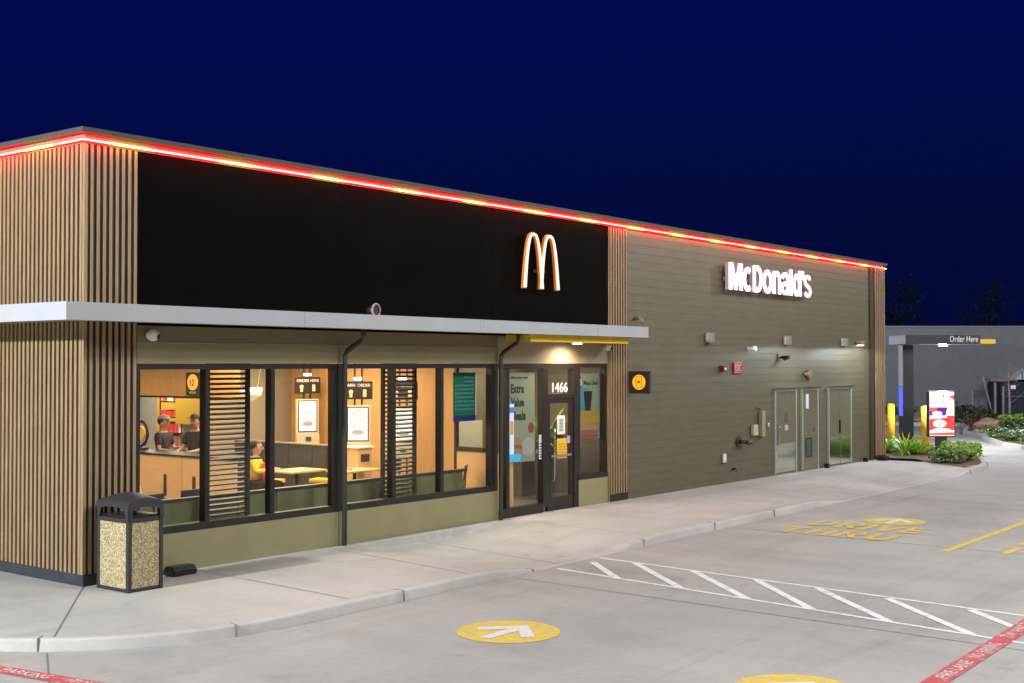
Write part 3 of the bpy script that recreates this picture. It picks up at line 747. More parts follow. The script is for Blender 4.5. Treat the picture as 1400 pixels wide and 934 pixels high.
box('picture', mat('decal_orange', (.7, .3, .05), .5), bd, .02, .11, -.004, -.001, .5, .75); box('picture', emit('decal_blue2', (.04, .2, .6), .5), bd, .0, .13, -.0045, -.001, .9, 1.0)
mb = MB(); mb.box(0, .2, 0, .003, 0, .46)
qd = mb.build('door_notice', M['white'], loc=(9.70, .085, 1.0)); tag(qd, 'white notice with black bands on the glass left of the door', 'notice')
mb = MB()
for k in range(6): mb.box(.015, .10, -.003, -.001, .03+k*.05, .05+k*.05)
for k in range(5): mb.box(.12, .18, -.003, -.001, .05+k*.08, .10+k*.08)
mb.build('print', M['letterblack'], qd)
wn = box('door_notice', M['white'], None, 10.27, 10.52, .072, .076, 1.44, 1.80); tag(wn, 'white notice taped high on the glass of the entrance door', 'notice')
mb = MB()
for k in range(9): mb.box(10.33, 10.46, .0695, .0715, 1.50+k*.028, 1.512+k*.028)
mb.build('print', M['letterblack'], wn)
yn = box('door_notice', mat('notice_yellow', (.78, .46, .03), .5), None, 10.26, 10.58, .072, .076, .98, 1.36); tag(yn, 'yellow notice taped low on the glass of the entrance door', 'notice')
mb = MB()
for k in range(5): mb.box(10.30, 10.54, .0695, .0715, 1.04+k*.05, 1.055+k*.05)
mb.build('print', mat('print_ochre', (.45, .25, .02), .6), yn)
pn = box('door_notice', mat('notice_lilac', (.45, .35, .6), .5), None, 10.60, 10.695, .072, .076, 1.26, 1.40); tag(pn, 'small lilac sticker at the right edge of the door glass', 'sticker')
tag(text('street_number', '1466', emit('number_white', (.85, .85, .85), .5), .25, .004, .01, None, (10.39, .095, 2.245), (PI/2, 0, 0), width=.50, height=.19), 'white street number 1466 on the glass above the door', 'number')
mp = thing('deal_poster', 'poster of a cola cup and burger in the pane right of the door', 'poster', (11.0, .16, 1.3))
box('sheet', mat('deal_sage', (.24, .27, .20), .5), mp, 0, .85, 0, .01, 0, 1.3); box('picture', mat('deal_teal', (.06, .26, .30), .5), mp, .04, .45, -.003, -.001, .50, 1.02)
mb = MB(); mb.prism([(.34, .55), (.52, .55), (.58, .95), (.28, .95)], -.006, -.0035, 'y'); mb.build('picture', mat('cola', (.035, .022, .015), .3), mp)
box('picture', mat('fries', (.40, .25, .03), .5), mp, .02, .84, -.0095, -.0065, .31, .56); ell('picture', bun, mp, .42, .22, .38, .09, -.012); ell('picture', cupm, mp, .42, .06, .38, .06, -.012); ell('picture', fill, mp, .42, .13, .36, .05, -.016)
ell('badge', cupm, mp, .14, 1.12, .115, .115); text('lettering', '$5', M['white'], .2, .001, .01, mp, (.14, -.009, 1.05), (PI/2, 0, 0), width=.15, height=.14)
text('lettering', 'Meal Deal', M['letterblack'], .1, .001, .01, mp, (.29, -.003, 1.07), (PI/2, 0, 0), width=.5, height=.09, align='LEFT')
vc = thing('entry_cabinet', 'brown waste cabinet standing just inside the entrance door', 'cabinet', (12.1, 2.2, .02))
box('body', mat('cabinet_brown', (.13, .09, .06), .4), vc, -.55, .5, -.3, .3, 0, 1.1); box('top', M['steel'], vc, -.57, .52, -.32, .32, 1.102, 1.13); box('flap', M['steel'], vc, -.3, -.05, -.306, -.301, .85, .9)
pt = thing('potted_plant', 'leafy green plant in a pot seen through the entrance door', 'plant', (11.45, 1.25, .02))
mb = MB(); mb.cyl(0, 0, 0, 1.0, .16, .22); mb.build('pot', M['darkgrey'], pt)
def blades(mb, cx, cy, z, n, L, up=1.0, w=.03, rr=None, spread=1.0):
    rr = rr or random
    for _ in range(n):
        a = rr.uniform(0, 2*PI); l = L*rr.uniform(.6, 1.1); e = rr.uniform(.35, 1.1)*up
        d = Vector((math.cos(a), math.sin(a), 0)); s = Vector((-d.y, d.x, 0)); base = Vector((cx, cy, z))
        pts = []
        for k in range(5):
            t = k/4; pts.append(base+d*(l*t*spread*math.cos(e*.8))+Vector((0, 0, l*(math.sin(e)*t-.55*t*t*(1.25-e*.6)))))
        ww = [w*.5, w, w*.9, w*.6, w*.05]
        vs = []; 
        for q, u in zip(pts, ww): vs += [q-s*u, q+s*u]
        mb.faces([tuple(v) for v in vs], [(2*k, 2*k+1, 2*k+3, 2*k+2) for k in range(4)])
mb = MB(); blades(mb, 0, 0, 1.0, 240, 1.05, 1.35, .05, random.Random(2)); mb.build('leaves', M['leaf'], pt, fix=False)

# ------------------------------------------------------------------ signs on the facade
def arch_poly(cx, a, H, w_top, w_bot, grow=0):
    n = 40; L_, R_ = [], []
    pts = []
    for i in range(n+1):
        th = -PI/2+PI*i/n; u = math.sin(th)
        z = H*(1-abs(u)**3.0) if abs(u) < 1 else 0
        pts.append(Vector((cx+a*u, z)))
    # leg tails vertical at the bottom
    out = []; inn = []
    for i, p_ in enumerate(pts):
        t = (pts[min(i+1, n)]-pts[max(i-1, 0)]).normalized(); nn = Vector((-t.y, t.x))
        w = (w_bot+(w_top-w_bot)*(p_.y/H))/2+grow
        if i in (0, n): nn = Vector((-1 if i == 0 else 1, 0))
        out.append(p_+nn*w); inn.append(p_-nn*w)
    if grow:
        out[0].y -= grow; out[-1].y -= grow; inn[0].y -= grow; inn[-1].y -= grow
    return out, inn
def arch_mesh(mb, cx, y0, y1, **k):
    out, inn = arch_poly(cx, **k); n = len(out)
    vs = [(q.x, y0, q.y) for q in out]+[(q.x, y0, q.y) for q in inn]+[(q.x, y1, q.y) for q in out]+[(q.x, y1, q.y) for q in inn]
    fs = []
    for i in range(n-1):
        fs += [(i, i+1, n+i+1, n+i), (2*n+i, 3*n+i, 3*n+i+1, 2*n+i+1), (i, 2*n+i, 2*n+i+1, i+1), (n+i, n+i+1, 3*n+i+1, 3*n+i)]
    fs += [(0, n, 3*n, 2*n), (n-1, 3*n-1, 4*n-1, 2*n-1)]
    mb.faces(vs, fs)
ar = thing('arched_letter_sign', 'glowing cream arched letter M outlined in orange on the black upper wall', 'sign', (9.49, -.15, 4.19))
kw_ = dict(a=.265, H=.99, w_top=.05, w_bot=.078)
face = emit('arch_face', (1, .82, .66), .85); rim = emit('arch_halo_rim', (.9, .30, .02), .30)
for sx_, dy in ((-.253, 0), (.253, .002)):
    mb = MB(); arch_mesh(mb, sx_, dy+.0, dy+.02, **kw_); mb.build('letter_face', face, ar)
    mb = MB(); arch_mesh(mb, sx_, dy*2+.022, dy*2+.065, grow=.013, **kw_); mb.build('letter_return', rim, ar)  # amber return grown past the face to draw the halo around it
mb = MB(); mb.box(-.06, .03, .145, .185, .3, .36); mb.box(.2, .3, .145, .185, .3, .36); mb.build('bracket', M['bronze'], ar)

wm = thing('wordmark_sign', 'row of glowing white letters high on the olive siding', 'sign', (17.2, -.2, 4.52))
lf = emit('letter_white', (1, .93, 1), 1.7); lr = emit('letter_return', (.5, .34, .36), .28)
def ribbon(mb, pts, w, y0, y1, closed=False, grow=0):
    P_ = [Vector(p_) for p_ in pts]; n = len(P_); w = w+2*grow; A_, B_ = [], []
    if grow and not closed:
        P_[0] = P_[0]+(P_[0]-P_[1]).normalized()*grow; P_[-1] = P_[-1]+(P_[-1]-P_[-2]).normalized()*grow
    for i in range(n):
        a = P_[i-1] if (i > 0 or closed) else P_[i]; b = P_[(i+1) % n] if (i < n-1 or closed) else P_[i]
        d0 = (P_[i]-a).normalized() if a != P_[i] else None; d1 = (b-P_[i]).normalized() if b != P_[i] else None
        if d0 is None: d0 = d1
        if d1 is None: d1 = d0
        t = (d0+d1).normalized(); k = 1/max(.5, t.dot(d1)); nn = Vector((-t.y, t.x))*w/2*k
        A_.append(P_[i]+nn); B_.append(P_[i]-nn)
    vs = [(q.x, y0, q.y) for q in A_]+[(q.x, y0, q.y) for q in B_]+[(q.x, y1, q.y) for q in A_]+[(q.x, y1, q.y) for q in B_]
    fs = []
    for i in range(n if closed else n-1):
        k = (i+1) % n
        fs += [(i, k, n+k, n+i), (2*n+i, 3*n+i, 3*n+k, 2*n+k), (i, 2*n+i, 2*n+k, k), (n+i, n+k, 3*n+k, 3*n+i)]
    if not closed: fs += [(0, n, 3*n, 2*n), (n-1, 3*n-1, 4*n-1, 2*n-1)]
    mb.faces(vs, fs)
def arc(cx, cy, rx, ry, a0, a1, n=14): return [(cx+rx*math.cos(rad(a0+(a1-a0)*i/n)), cy+ry*math.sin(rad(a0+(a1-a0)*i/n))) for i in range(n+1)]
CAPH, XH, TH = .63, .56, .125
def glyph(ch, W):
    """strokes (points, width, closed) in a box W wide"""
    t = TH; h = t/2
    if ch == 'c': return [(arc(W/2, XH/2, W/2-h, XH/2-h*.8, 52, 308, 18), t, 0)]
    if ch == 'o': return [(arc(W/2, XH/2, W/2-h, XH/2-h*.8, 0, 345, 23), t, 1)]
    if ch == 'D': return [([(h, 0), (h, CAPH)], t, 0), ([(h, CAPH-h*.85), (W*.45, CAPH-h*.85)]+arc(W*.45, CAPH/2, W*.55-h, CAPH/2-h*.85, 88, -88, 12)+[(W*.45, h*.85), (h, h*.85)], t, 0)]
    if ch == 'n': return [([(h, 0), (h, XH)], t, 0), ([(h, XH*.62)]+arc(W/2, XH-.20, W/2-h, .20-h*.8, 165, 0, 10)+[(W-h, 0)], t*.95, 0)]
    if ch == 'a': return [(arc(W/2, XH-.17, W/2-h*.9, .17-h*.8, 170, 0, 10)+[(W-h, 0)], t*.9, 0), (arc(W*.46, .165, W*.46-h*.8, .165-h*.75, 20, 345, 18), t*.82, 0)]
    if ch == 'l': return [([(W/2, 0), (W/2, CAPH+.02)], t, 0)]
    if ch == 'd': return [([(W-h, 0), (W-h, CAPH+.02)], t, 0), (arc(W*.46, XH/2, W*.46-h, XH/2-h*.8, 0, 345, 20), t*.95, 1)]
    if ch == "'": return [([(W/2, CAPH-.20), (W/2+.015, CAPH+.02)], .12, 0)]
    if ch == 's': return [(arc(W/2, XH*.735, W/2-h*.85, XH*.265-h*.55, 25, 255, 12)+arc(W/2, XH*.265, W/2-h*.85, XH*.265-h*.55, 75, -155, 12), t*.78, 0)]
M_POLY = [(0, 0), (0, 1), (.26, 1), (.45, .36), (.64, 1), (.90, 1), (.90, 0), (.71, 0), (.71, .66), (.53, .0), (.37, .0), (.19, .66), (.19, 0)]
for ch, (xa, xb) in zip("McDonald's", ((16.72, 17.38), (17.42, 17.90), (17.93, 18.42), (18.45, 18.95), (18.99, 19.42), (19.46, 19.90), (19.94, 20.10), (20.13, 20.61), (20.64, 20.76), (20.79, 21.22))):
    k = MB(); W = xb-xa
    if ch == 'M': k.prism([(a*W/.9, b*CAPH) for a, b in M_POLY], 0, .02, 'y')
    else:
        for q, (pts, w_, cl) in enumerate(glyph(ch, W)): ribbon(k, pts, w_, -.001*q, .02, cl)
    lo = k.build('letter', lf, wm, loc=(xa-17.2, 0, 0))
    k = MB()
    if ch == 'M': k.prism([(a*W/.9, b*CAPH) for a, b in M_POLY], .021, .11, 'y')
    else:
        for q, (pts, w_, cl) in enumerate(glyph(ch, W)): ribbon(k, pts, w_, .021, .11-.001*q, cl)
    k.build('letter_return', lr, lo)
box('raceway', M['siding'], wm, -.45, 4.0, .115, .19, .2, .3)

ps = thing('pickup_sign', 'dark square sign with a yellow phone disc projecting beside the middle slats', 'sign', (12.72, -.02, 2.18))
box('board', mat('board_charcoal', (.04, .035, .045), .5), ps, -.06, .0, -.50, .0, 0, .46)
box('board', mat('board_charcoal2', (.04, .035, .045), .5), ps, .0, .58, -.06, -.0, 0, .46) if False else None
mb = MB(); mb.cyl(-.25, .235, -.068, -.0605, .155, n=36, axis='x'); mb.build('disc', emit('disc_yellow', (1, .52, .02), .85), ps)
orr = mat('icon_orange', (.55, .16, .01), .5)
mb = MB(); mb.box(-.0745, -.069, -.325, -.315, .12, .36); mb.box(-.0745, -.069, -.185, -.175, .12, .36); mb.box(-.0745, -.069, -.315, -.185, .352, .36); mb.box(-.0745, -.069, -.315, -.185, .12, .128); mb.box(-.0745, -.069, -.28, -.22, .22, .27); mb.build('phone_icon', orr, ps)
fd = thing('fire_connection_sign', 'small red sign lettered FDC on the olive siding', 'sign', (17.47, -.02, 2.56))
box('plate', mat('sign_red_plate', (.42, .015, .02), .4), fd, -.21, .21, 0, .015, 0, .28, bev=.01); text('lettering', 'FDC', mat('fdc_white', (.75, .5, .5), .5), .2, .001, .0, fd, (0, -.003, .06), (PI/2, 0, 0), width=.30, height=.16)
mb = MB(); mb.box(.0-.18, .18, -.002, .0, .02, .032); mb.box(-.18, .18, -.002, 0, .25, .262); mb.build('border', mat('fdc_border', (.7, .35, .35), .5), fd)
al = thing('alarm_horn', 'small red alarm box left of the red FDC sign', 'alarm', (16.64, -.0, 2.60)); box('body', mat('alarm_red', (.20, .02, .015), .4), al, -.07, .07, -.12, .0, 0, .15, bev=.012); box('lens', M['white'], al, -.04, .04, -.135, -.121, .05, .10)

def sconce(x, label, lit=False):
    t = thing('wall_light', label, 'lamp', (x, 0, 3.28), 0, 'half round wall lights on the siding')
    n = 14; poly = [(.13*math.cos(PI+PI*i/n), .16*math.sin(PI+PI*i/n)) for i in range(n+1)]
    mb = MB(); mb.prism(poly+[(.13, 0.005), (-.13, .005)], 0, .22); mb.build('shade', mat('wall_light_metal', (.30, .27, .24), .35, metal=.3), t)
    return t
sconce(16.05, 'wall light below the first glowing letters'); sconce(20.1, 'wall light above the left service door'); sconce(23.7, 'wall light above the double service door')
wl = thing('flood_light', 'small lit flood light at the far end of the siding', 'lamp', (24.75, 0, 3.30)); box('housing', mat('flood_tan', (.3, .2, .12), .5), wl, -.16, .16, -.16, .0, .02, .14, bev=.02); box('lens', emit('flood_lens', (.85, .95, 1), 10), wl, -.12, .12, -.13, -.03, .005, .018)
mc = thing('flood_light', 'small pale spotlight between the first two wall lights', 'lamp', (18.0, 0, 3.12)); mb = MB(); mb.box(-.04, .04, -.12, 0, 0, .08, bev=.01); mb.build('bracket', M['white'], mc); mb = MB(); mb.cyl(.02, .04, -.22, -.10, .06, .05, axis='y'); mb.build('head', M['white'], mc)
# cameras
def domecam(x, y, z, label, r=.09):
    t = thing('security_camera', label, 'camera', (x, y, z), 0)
    mb = MB(); mb.sphere((0, -.07, 0), r, (1, 1, .9)); mb.build('dome', M['white'], t); mb = MB(); mb.cyl(0, 0, -.05, .03, .05, axis='y'); mb.build('mount', M['white'], t)
    mb = MB(); mb.sphere((.03, -.13, -.015), r*.42); mb.build('lens', M['darkplastic'], t)
    return t
domecam(.98, .0, 3.17, 'pale dome camera under the canopy at the near corner'); domecam(11.80, .0, 3.12, 'white dome camera under the canopy end beside the middle slats', .075)
bc = thing('security_camera', 'small dark bracket camera above the left service door', 'camera', (19.71, 0, 2.9)); mb = MB(); mb.box(-.08, .08, -.015, 0.01, -.02, .14); mb.build('plate', M['siding'], bc)
mb = MB(); mb.cyl(.0, .05, -.28, -.08, .05, .045, axis='y'); mb.tube([(0, 0, .05), (0, -.12, .05)], .02); mb.sphere((.08, -.12, .02), .05); mb.build('body', M['darkplastic'], bc)
bl = thing('alarm_bell', 'brass coloured alarm fitting above the middle service door', 'alarm', (21.4, 0, 2.52)); mb = MB(); mb.cyl(0, 0, -.09, .0, .11, .12, axis='y'); mb.build('gong', mat('brass', (.28, .20, .08), .5, metal=.4), bl); mb = MB(); mb.box(-.22, .22, -.04, 0, -.03, .05); mb.box(.05, .1, -.05, 0, -.17, -.03); mb.build('bracket', mat('brass2', (.28, .22, .10), .5), bl)
hb = thing('hose_connection', 'dark pipe connection with caps sticking out of the siding', 'pipe fitting', (17.53, 0, .94)); mb = MB(); mb.tube([(0, 0.02, 0), (0, -.20, 0)], .05, 14); mb.cyl(0, 0, -.02, .0, .13, axis='y'); mb.tube([(0, -.16, 0), (.18, -.24, -.02)], .045, 12); mb.tube([(0, -.16, 0), (-.02, -.30, -.02)], .045, 12); mb.build('body', mat('pipe_brown', (.05, .035, .03), .4), hb)
ub = thing('utility_box', 'square cream box on the siding beside a tall beige cover', 'box', (18.28, 0, 1.06)); box('body', mat('box_cream', (.50, .47, .27), .5), ub, -.12, .12, -.08, .0, 0, .26, bev=.01); box('lid_line', M['bronze'], ub, -.1, .1, -.082, -.081, .12, .125)
ub = thing('utility_box', 'tall narrow beige cover right of the square cream box', 'box', (18.66, 0, 1.02)); box('body', mat('box_beige', (.32, .27, .20), .45), ub, -.09, .09, -.10, .0, 0, .62, bev=.01); MB().tube([(-.07, -.02, .62), (-.07, -.02, .7), (-.22, -.02, .7)], .012, 8).build('conduit', M['siding'], ub)
ub = thing('wall_switch', 'tiny white bell push left of the first service door', 'switch', (19.09, 0, 1.24)); box('plate', M['white'], ub, -.035, .035, -.02, .0, 0, .09, bev=.005); box('button', M['bronze'], ub, -.01, .01, -.026, -.021, .03, .05)
ub = thing('wall_outlet', 'white covered outlet low on the olive siding', 'outlet', (16.77, 0, .50)); box('cover', M['white'], ub, -.06, .06, -.05, .0, 0, .20, bev=.01); box('latch', M['bronze'], ub, -.015, .015, -.056, -.051, .02, .04)
ub = thing('hose_tap', 'small brown tap near the foot of the siding', 'tap', (17.2, 0, .30)); mb = MB(); mb.tube([(0, 0, .02), (0, -.1, .02), (0, -.13, -.03)], .02, 8); mb.cyl(0, -.08, .04, .055, .04); mb.build('spout', mat('tap_brown', (.1, .06, .04), .4), ub)
mb = MB(); mb.tube([(0, .02, 0), (0, -.10, 0), (0, -.16, -.03), (0, -.17, -.12)], .035, 12); o = mb.build('vent_elbow', mat('elbow_bronze', (.22, .18, .12), .45), loc=(12.95, 0, 3.74)); tag(o, 'small bent metal pipe above the canopy end on the siding', 'pipe')
# round pipe end seen above the canopy
t = thing('roof_spotlight', 'small round light head peeking over the canopy against the black wall', 'lamp', (4.9, -.28, 3.5))
mb = MB()
n = 24; ring_o = .085
for i in range(n):
    pass
mb.tube([(.085*math.cos(2*PI*i/n), -.05, .13+.095*math.sin(2*PI*i/n)) for i in range(n+1)], .016, 8); mb.build('rim', mat('rim_pink', (.38, .30, .27), .5), t)
mb = MB(); mb.cyl(0, .13, -.045, .12, .08, .05, axis='y'); mb.build('housing', mat('housing_dark', (.03, .015, .012), .5), t); mb = MB(); mb.cyl(0, .05, .0, .09, .02); mb.build('stem', M['bronze'], t)

# bait boxes
def bait(x, y, label, rz=0):
    t = thing('bait_box', label, 'bait station', (x, y, .0), rz, 'black bait boxes at the wall foot')
    mb = MB(); mb.prism([(-.125, 0), (.125, 0), (.125, .06), (.08, .125), (-.08, .125), (-.125, .06)], -.19, .19, 'x'); 
    bmesh.ops.bevel(mb.bm, geom=mb.bm.edges[:], offset=.014, segments=2, affect='EDGES'); mb.build('body', M['darkplastic'], t); box('lid_seam', M['bronze'], t, -.20, .195, -.128, -.126, .055, .062)
bait(1.33, -.20, 'black bait box on the walk just right of the litter bin'); bait(25.9, -.30, 'black bait box at the foot of the far slatted corner')
for xx, lb in ((22.38, 'tiny black block on the ground between the middle and double service doors'), (25.05, 'tiny black block on the ground right of the double service door')):
    mb = MB(); mb.box(-.05, .05, -.06, .06, 0, .12, bev=.01); tag(mb.build('door_stop', M['darkplastic'], loc=(xx, -.1, hz(xx, -.1))), lb, 'door stop')

# ------------------------------------------------------------------ litter bin
tb = thing('litter_bin', 'square litter bin with pebbled panels and an arched charcoal hood at the near corner', 'bin', (.345, -.50, 0), rad(0))
bx, by = .255, .33
mb = MB()
for sx_ in (-1, 1):
    for sy in (-1, 1):
        mb.box(min(sx_*bx, sx_*(bx-.055)), max(sx_*bx, sx_*(bx-.055)), min(sy*by, sy*(by-.055)), max(sy*by, sy*(by-.055)), .0, 1.06, bev=.008)
mb.box(-bx+.01, bx-.01, -by+.01, by-.01, .0, .045); mb.box(-bx+.008, bx-.008, -by+.008, by-.008, .845, .90)
mb.build('frame', M['graymetal'], tb)
pm = MB(); pm.box(-bx+.05, bx-.05, -by+.012, -by+.03, .045, .845); pm.build('pebble_panel', M['pebble'], tb)
pm = MB(); pm.box(-bx+.012, -bx+.03, -by+.05, by-.05, .045, .845); pm.build('pebble_panel', M['pebble'], tb)
pm = MB(); pm.box(bx-.03, bx-.012, -by+.05, by-.05, .045, .845); pm.build('pebble_panel', M['pebble'], tb)
pm = MB(); pm.box(-bx+.05, bx-.05, by-.03, by-.012, .045, .845); pm.build('pebble_panel', M['pebble'], tb)
box('liner', M['darkplastic'], tb, -bx+.035, bx-.035, -by+.035, by-.035, .05, .93)
hd = MB(); n = 14
def top(u, v): return 1.115+.075*(1-u*u)*(1-v*v*.6)-.03*(u*u+v*v)*.5
grid = [[hd.bm.verts.new(((bx+.004)*(-1+2*i/n), (by+.004)*(-1+2*k/n), top(-1+2*i/n, -1+2*k/n))) for k in range(n+1)] for i in range(n+1)]
for i in range(n):
    for k in range(n): f = hd.bm.faces.new([grid[i][k], grid[i+1][k], grid[i+1][k+1], grid[i][k+1]]); f.smooth = True
def arch(t): return .99+.055*math.cos(max(-1, min(1, t*1.0))*PI/2)**.6 if abs(t) < .82 else .90
for side in range(4):
    edge = [grid[0], [r[n] for r in grid], grid[n][::-1], [r[0] for r in grid][::-1]][side]
    low = []
    for q, v in enumerate(edge):
        t = -1+2*q/n; zb = .88 if abs(t) > .8 else .985+.05*math.sqrt(max(0, 1-(t/.8)**2))
        low.append(hd.bm.verts.new((v.co.x, v.co.y, zb)))
    for q in range(n): hd.bm.faces.new([edge[q], edge[q+1], low[q+1], low[q]])
ho = hd.build('hood', M['graymetal'], tb); sol = ho.modifiers.new('s', 'SOLIDIFY'); sol.thickness = .018
# ------------------------------------------------------------------ people
def skin_mesh(verts, edges, radii, m, name, parent, sub=2):
    me = bpy.data.meshes.new(name); me.from_pydata([Vector(v) for v in verts], edges, []); 
    o = bpy.data.objects.new(name+'_tmp', me); COL.objects.link(o)
    sk = o.modifiers.new('k', 'SKIN'); sd = o.modifiers.new('s', 'SUBSURF'); sd.levels = sub; sd.render_levels = sub
    for v, r in zip(me.skin_vertices[0].data, radii): v.radius = r if isinstance(r, tuple) else (r, r)
    me.skin_vertices[0].data[0].use_root = True
    dg = bpy.context.evaluated_depsgraph_get(); dg.update()
    me2 = bpy.data.meshes.new_from_object(o.evaluated_get(dg)); bpy.data.objects.remove(o)
    me2.materials.clear(); me2.materials.append(m)
    for p_ in me2.polygons: p_.use_smooth = True
    o2 = bpy.data.objects.new(name, me2); COL.objects.link(o2); o2.parent = parent; return o2
def person(label, loc, rz, shirt, trousers, cap=None, hands=((-.16, -.36, 1.08), (.16, -.34, 1.08)), sit=False, height=1.0, back=None):
    """faces local -y; one continuous body with five fingered hands; clothes and cap are children"""
    t = thing('person', label, 'person', loc, rz)
    hip = 1.0*(.52 if sit else .95); dz = hip-.95
    V = [(0, 0, hip), (0, 0, hip+.22), (0, .01, hip+.44), (0, 0, hip+.54), (0, -.02, hip+.60), (0, -.025, hip+.67), (0, -.02, hip+.74), (0, -.01, hip+.79)]
    R = [(.15, .11), (.14, .10), (.16, .10), (.042, .045), (.075, .085), (.105, .125), (.10, .115), (.06, .07)]
    E = [(0, 1), (1, 2), (2, 3), (3, 4), (4, 5), (5, 6), (6, 7)]
    for s_, hnd in ((-1, hands[0]), (1, hands[1])):
        h_ = Vector(hnd); b0 = len(V)
        sh_ = Vector((s_*.18, 0, hip+.45)); el = (sh_+h_)/2+Vector((s_*.09, .10, -.12))
        V += [tuple(sh_), tuple(el), tuple(h_), tuple(h_+Vector((-s_*.02, -.07, 0)))]; R += [.055, .042, .028, (.04, .018)]
        E += [(2, b0), (b0, b0+1), (b0+1, b0+2), (b0+2, b0+3)]
        for q in range(4):
            k = len(V); o_ = h_+Vector((-s_*.02+(q-1.5)*.020, -.09, 0)); L_ = (.06, .075, .07, .055)[q]
            V += [tuple(o_+Vector((0, -L_*.5, -.004))), tuple(o_+Vector((0, -L_*.9, -.028)))]; R += [.0095, .008]; E += [(b0+3, k), (k, k+1)]
        k = len(V); V += [tuple(h_+Vector((-s_*.055, -.05, .01))), tuple(h_+Vector((-s_*.065, -.09, .0)))]; R += [.011, .009]; E += [(b0+2, k), (k, k+1)]
    for s_ in (-1, 1):
        b0 = len(V)
        if sit: V += [(s_*.10, -.05, hip-.02), (s_*.12, -.46, hip), (s_*.12, -.44, .09), (s_*.13, -.58, .05)]
        else: V += [(s_*.10, 0, hip-.08), (s_*.11, -.02, .50), (s_*.11, .02, .09), (s_*.12, -.13, .045)]
        R += [.09, .062, .042, (.045, .03)]; E += [(0, b0), (b0, b0+1), (b0+1, b0+2), (b0+2, b0+3)]
    body = skin_mesh(V, E, R, M['skin'], 'body', t)
    # face: nose and ears and eyes, as features of the head
    mb = MB(); mb.sphere((0, -.138, hip+.675), .016, (.9, 1.3, 1.5), 8); mb.sphere((-.092, -.015, hip+.68), .022, (.5, 1, 1.4), 8); mb.sphere((.092, -.015, hip+.68), .022, (.5, 1, 1.4), 8); mb.build('nose_and_ears', M['skin'], body)
    mb = MB(); mb.sphere((-.036, -.120, hip+.70), .013, (1.3, 1, .7), 8); mb.sphere((.036, -.120, hip+.70), .013, (1.3, 1, .7), 8); mb.box(-.055, -.018, -.134, -.11, hip+.722, hip+.730); mb.box(.018, .055, -.134, -.11, hip+.722, hip+.730); mb.box(-.028, .028, -.128, -.105, hip+.628, hip+.636); mb.build('eyes_and_mouth', M['hair'], body)
    mb = MB(); mb.sphere((0, 0.005, hip+.735), .116, (.90, 1.10, .95)); 
    for v in list(mb.bm.verts):
        if v.co.y < -.045 and v.co.z < hip+.755: mb.bm.verts.remove(v)
    mb.build('hair', M['hair'], t)
    # shirt
    sv = [(0, 0, hip-.02), (0, 0, hip+.22), (0, .01, hip+.43), (0, .0, hip+.50)]; sr = [(.18, .14), (.17, .13), (.19, .13), (.075, .08)]; se = [(0, 1), (1, 2), (2, 3)]
    for s_, hnd in ((-1, hands[0]), (1, hands[1])):
        h_ = Vector(hnd); sh_ = Vector((s_*.18, 0, hip+.45)); el = (sh_+h_)/2+Vector((s_*.09, .10, -.12)); b0 = len(sv)
        sv += [tuple(sh_), tuple(sh_.lerp(el, .8))]; sr += [.078, .066]; se += [(2, b0), (b0, b0+1)]
        if back: sv += [tuple(el), tuple(el.lerp(h_, .85))]; sr += [.06, .045]; se += [(b0+1, b0+2), (b0+2, b0+3)]
    skin_mesh(sv, se, sr, shirt, 'shirt' if not back else 'jacket', t)
    tv = [(0, 0, hip+.02)]; tr = [(.17, .13)]; te = []
    for s_ in (-1, 1):
        b0 = len(tv)
        if sit: tv += [(s_*.10, -.05, hip-.02), (s_*.12, -.47, hip), (s_*.12, -.44, .12)]
        else: tv += [(s_*.10, 0, hip-.08), (s_*.11, -.02, .50), (s_*.11, .02, .12)]
        tr += [.11, .082, .062]; te += [(0, b0), (b0, b0+1), (b0+1, b0+2)]
    skin_mesh(tv, te, tr, trousers, 'trousers', t)
    if cap:
        mb = MB(); mb.sphere((0, -.005, hip+.775), .122, (.95, 1.12, .72)); 
        for v in list(mb.bm.verts):
            if v.co.z < hip+.765: mb.bm.verts.remove(v)
        n = 10; pts = [(.10*math.cos(PI+PI*i/n), -.095+.11*math.sin(PI+PI*i/n)) for i in range(n+1)]
        mb.prism(pts, hip+.765, hip+.775); mb.build('cap', cap, t)
    t.scale = (height,)*3
    return t
blk = mat('shirt_maroon', (.025, .01, .02), .7); trz = mat('trousers_black', (.015, .015, .02), .7)
person('crew member in a dark maroon polo and grey cap reading a handheld tray', (6.1, 6.65, .02), rad(20), blk, trz, mat('cap_grey', (.25, .22, .19), .7), height=.98)
p2_ = person('crew member in a black shirt with a blue back and dark cap, facing left', (6.35, 5.95, .02), rad(-75), blk, trz, mat('cap_navy', (.04, .05, .07), .7), height=1.0)
mb = MB(); mb.box(-.15, .15, .095, .135, 1.0, 1.42, bev=.03); mb.build('shirt_panel', mat('shirt_blue', (.02, .16, .42), .7), p2_)
jk = mat('jacket_yellow', (.75, .55, .03), .6)
sp_ = person('seated customer in a yellow and red jacket eating at a pale table', (6.72, 4.62, -.02), rad(35), jk, trz, None, hands=((-.12, -.36, .80), (.14, -.34, .80)), sit=True, back=True)
mb = MB(); mb.box(-.12, .12, -.165, -.135, .60, .92, bev=.02); mb.build('jacket_panel', mat('jacket_red', (.6, .05, .03), .6), sp_)
chair(6.72, 4.65, rad(35), 'dark chair under the customer in the yellow jacket', dk)
mb = MB(); mb.box(-.16, .16, -.1, .1, 0, .02, bev=.006); o = mb.build('tray', mat('tray_blue', (.05, .25, .6), .4), loc=(6.22, 6.26, 1.10), rotz=rad(20)); tag(o, 'blue tray held by the crew member in the grey cap', 'tray')
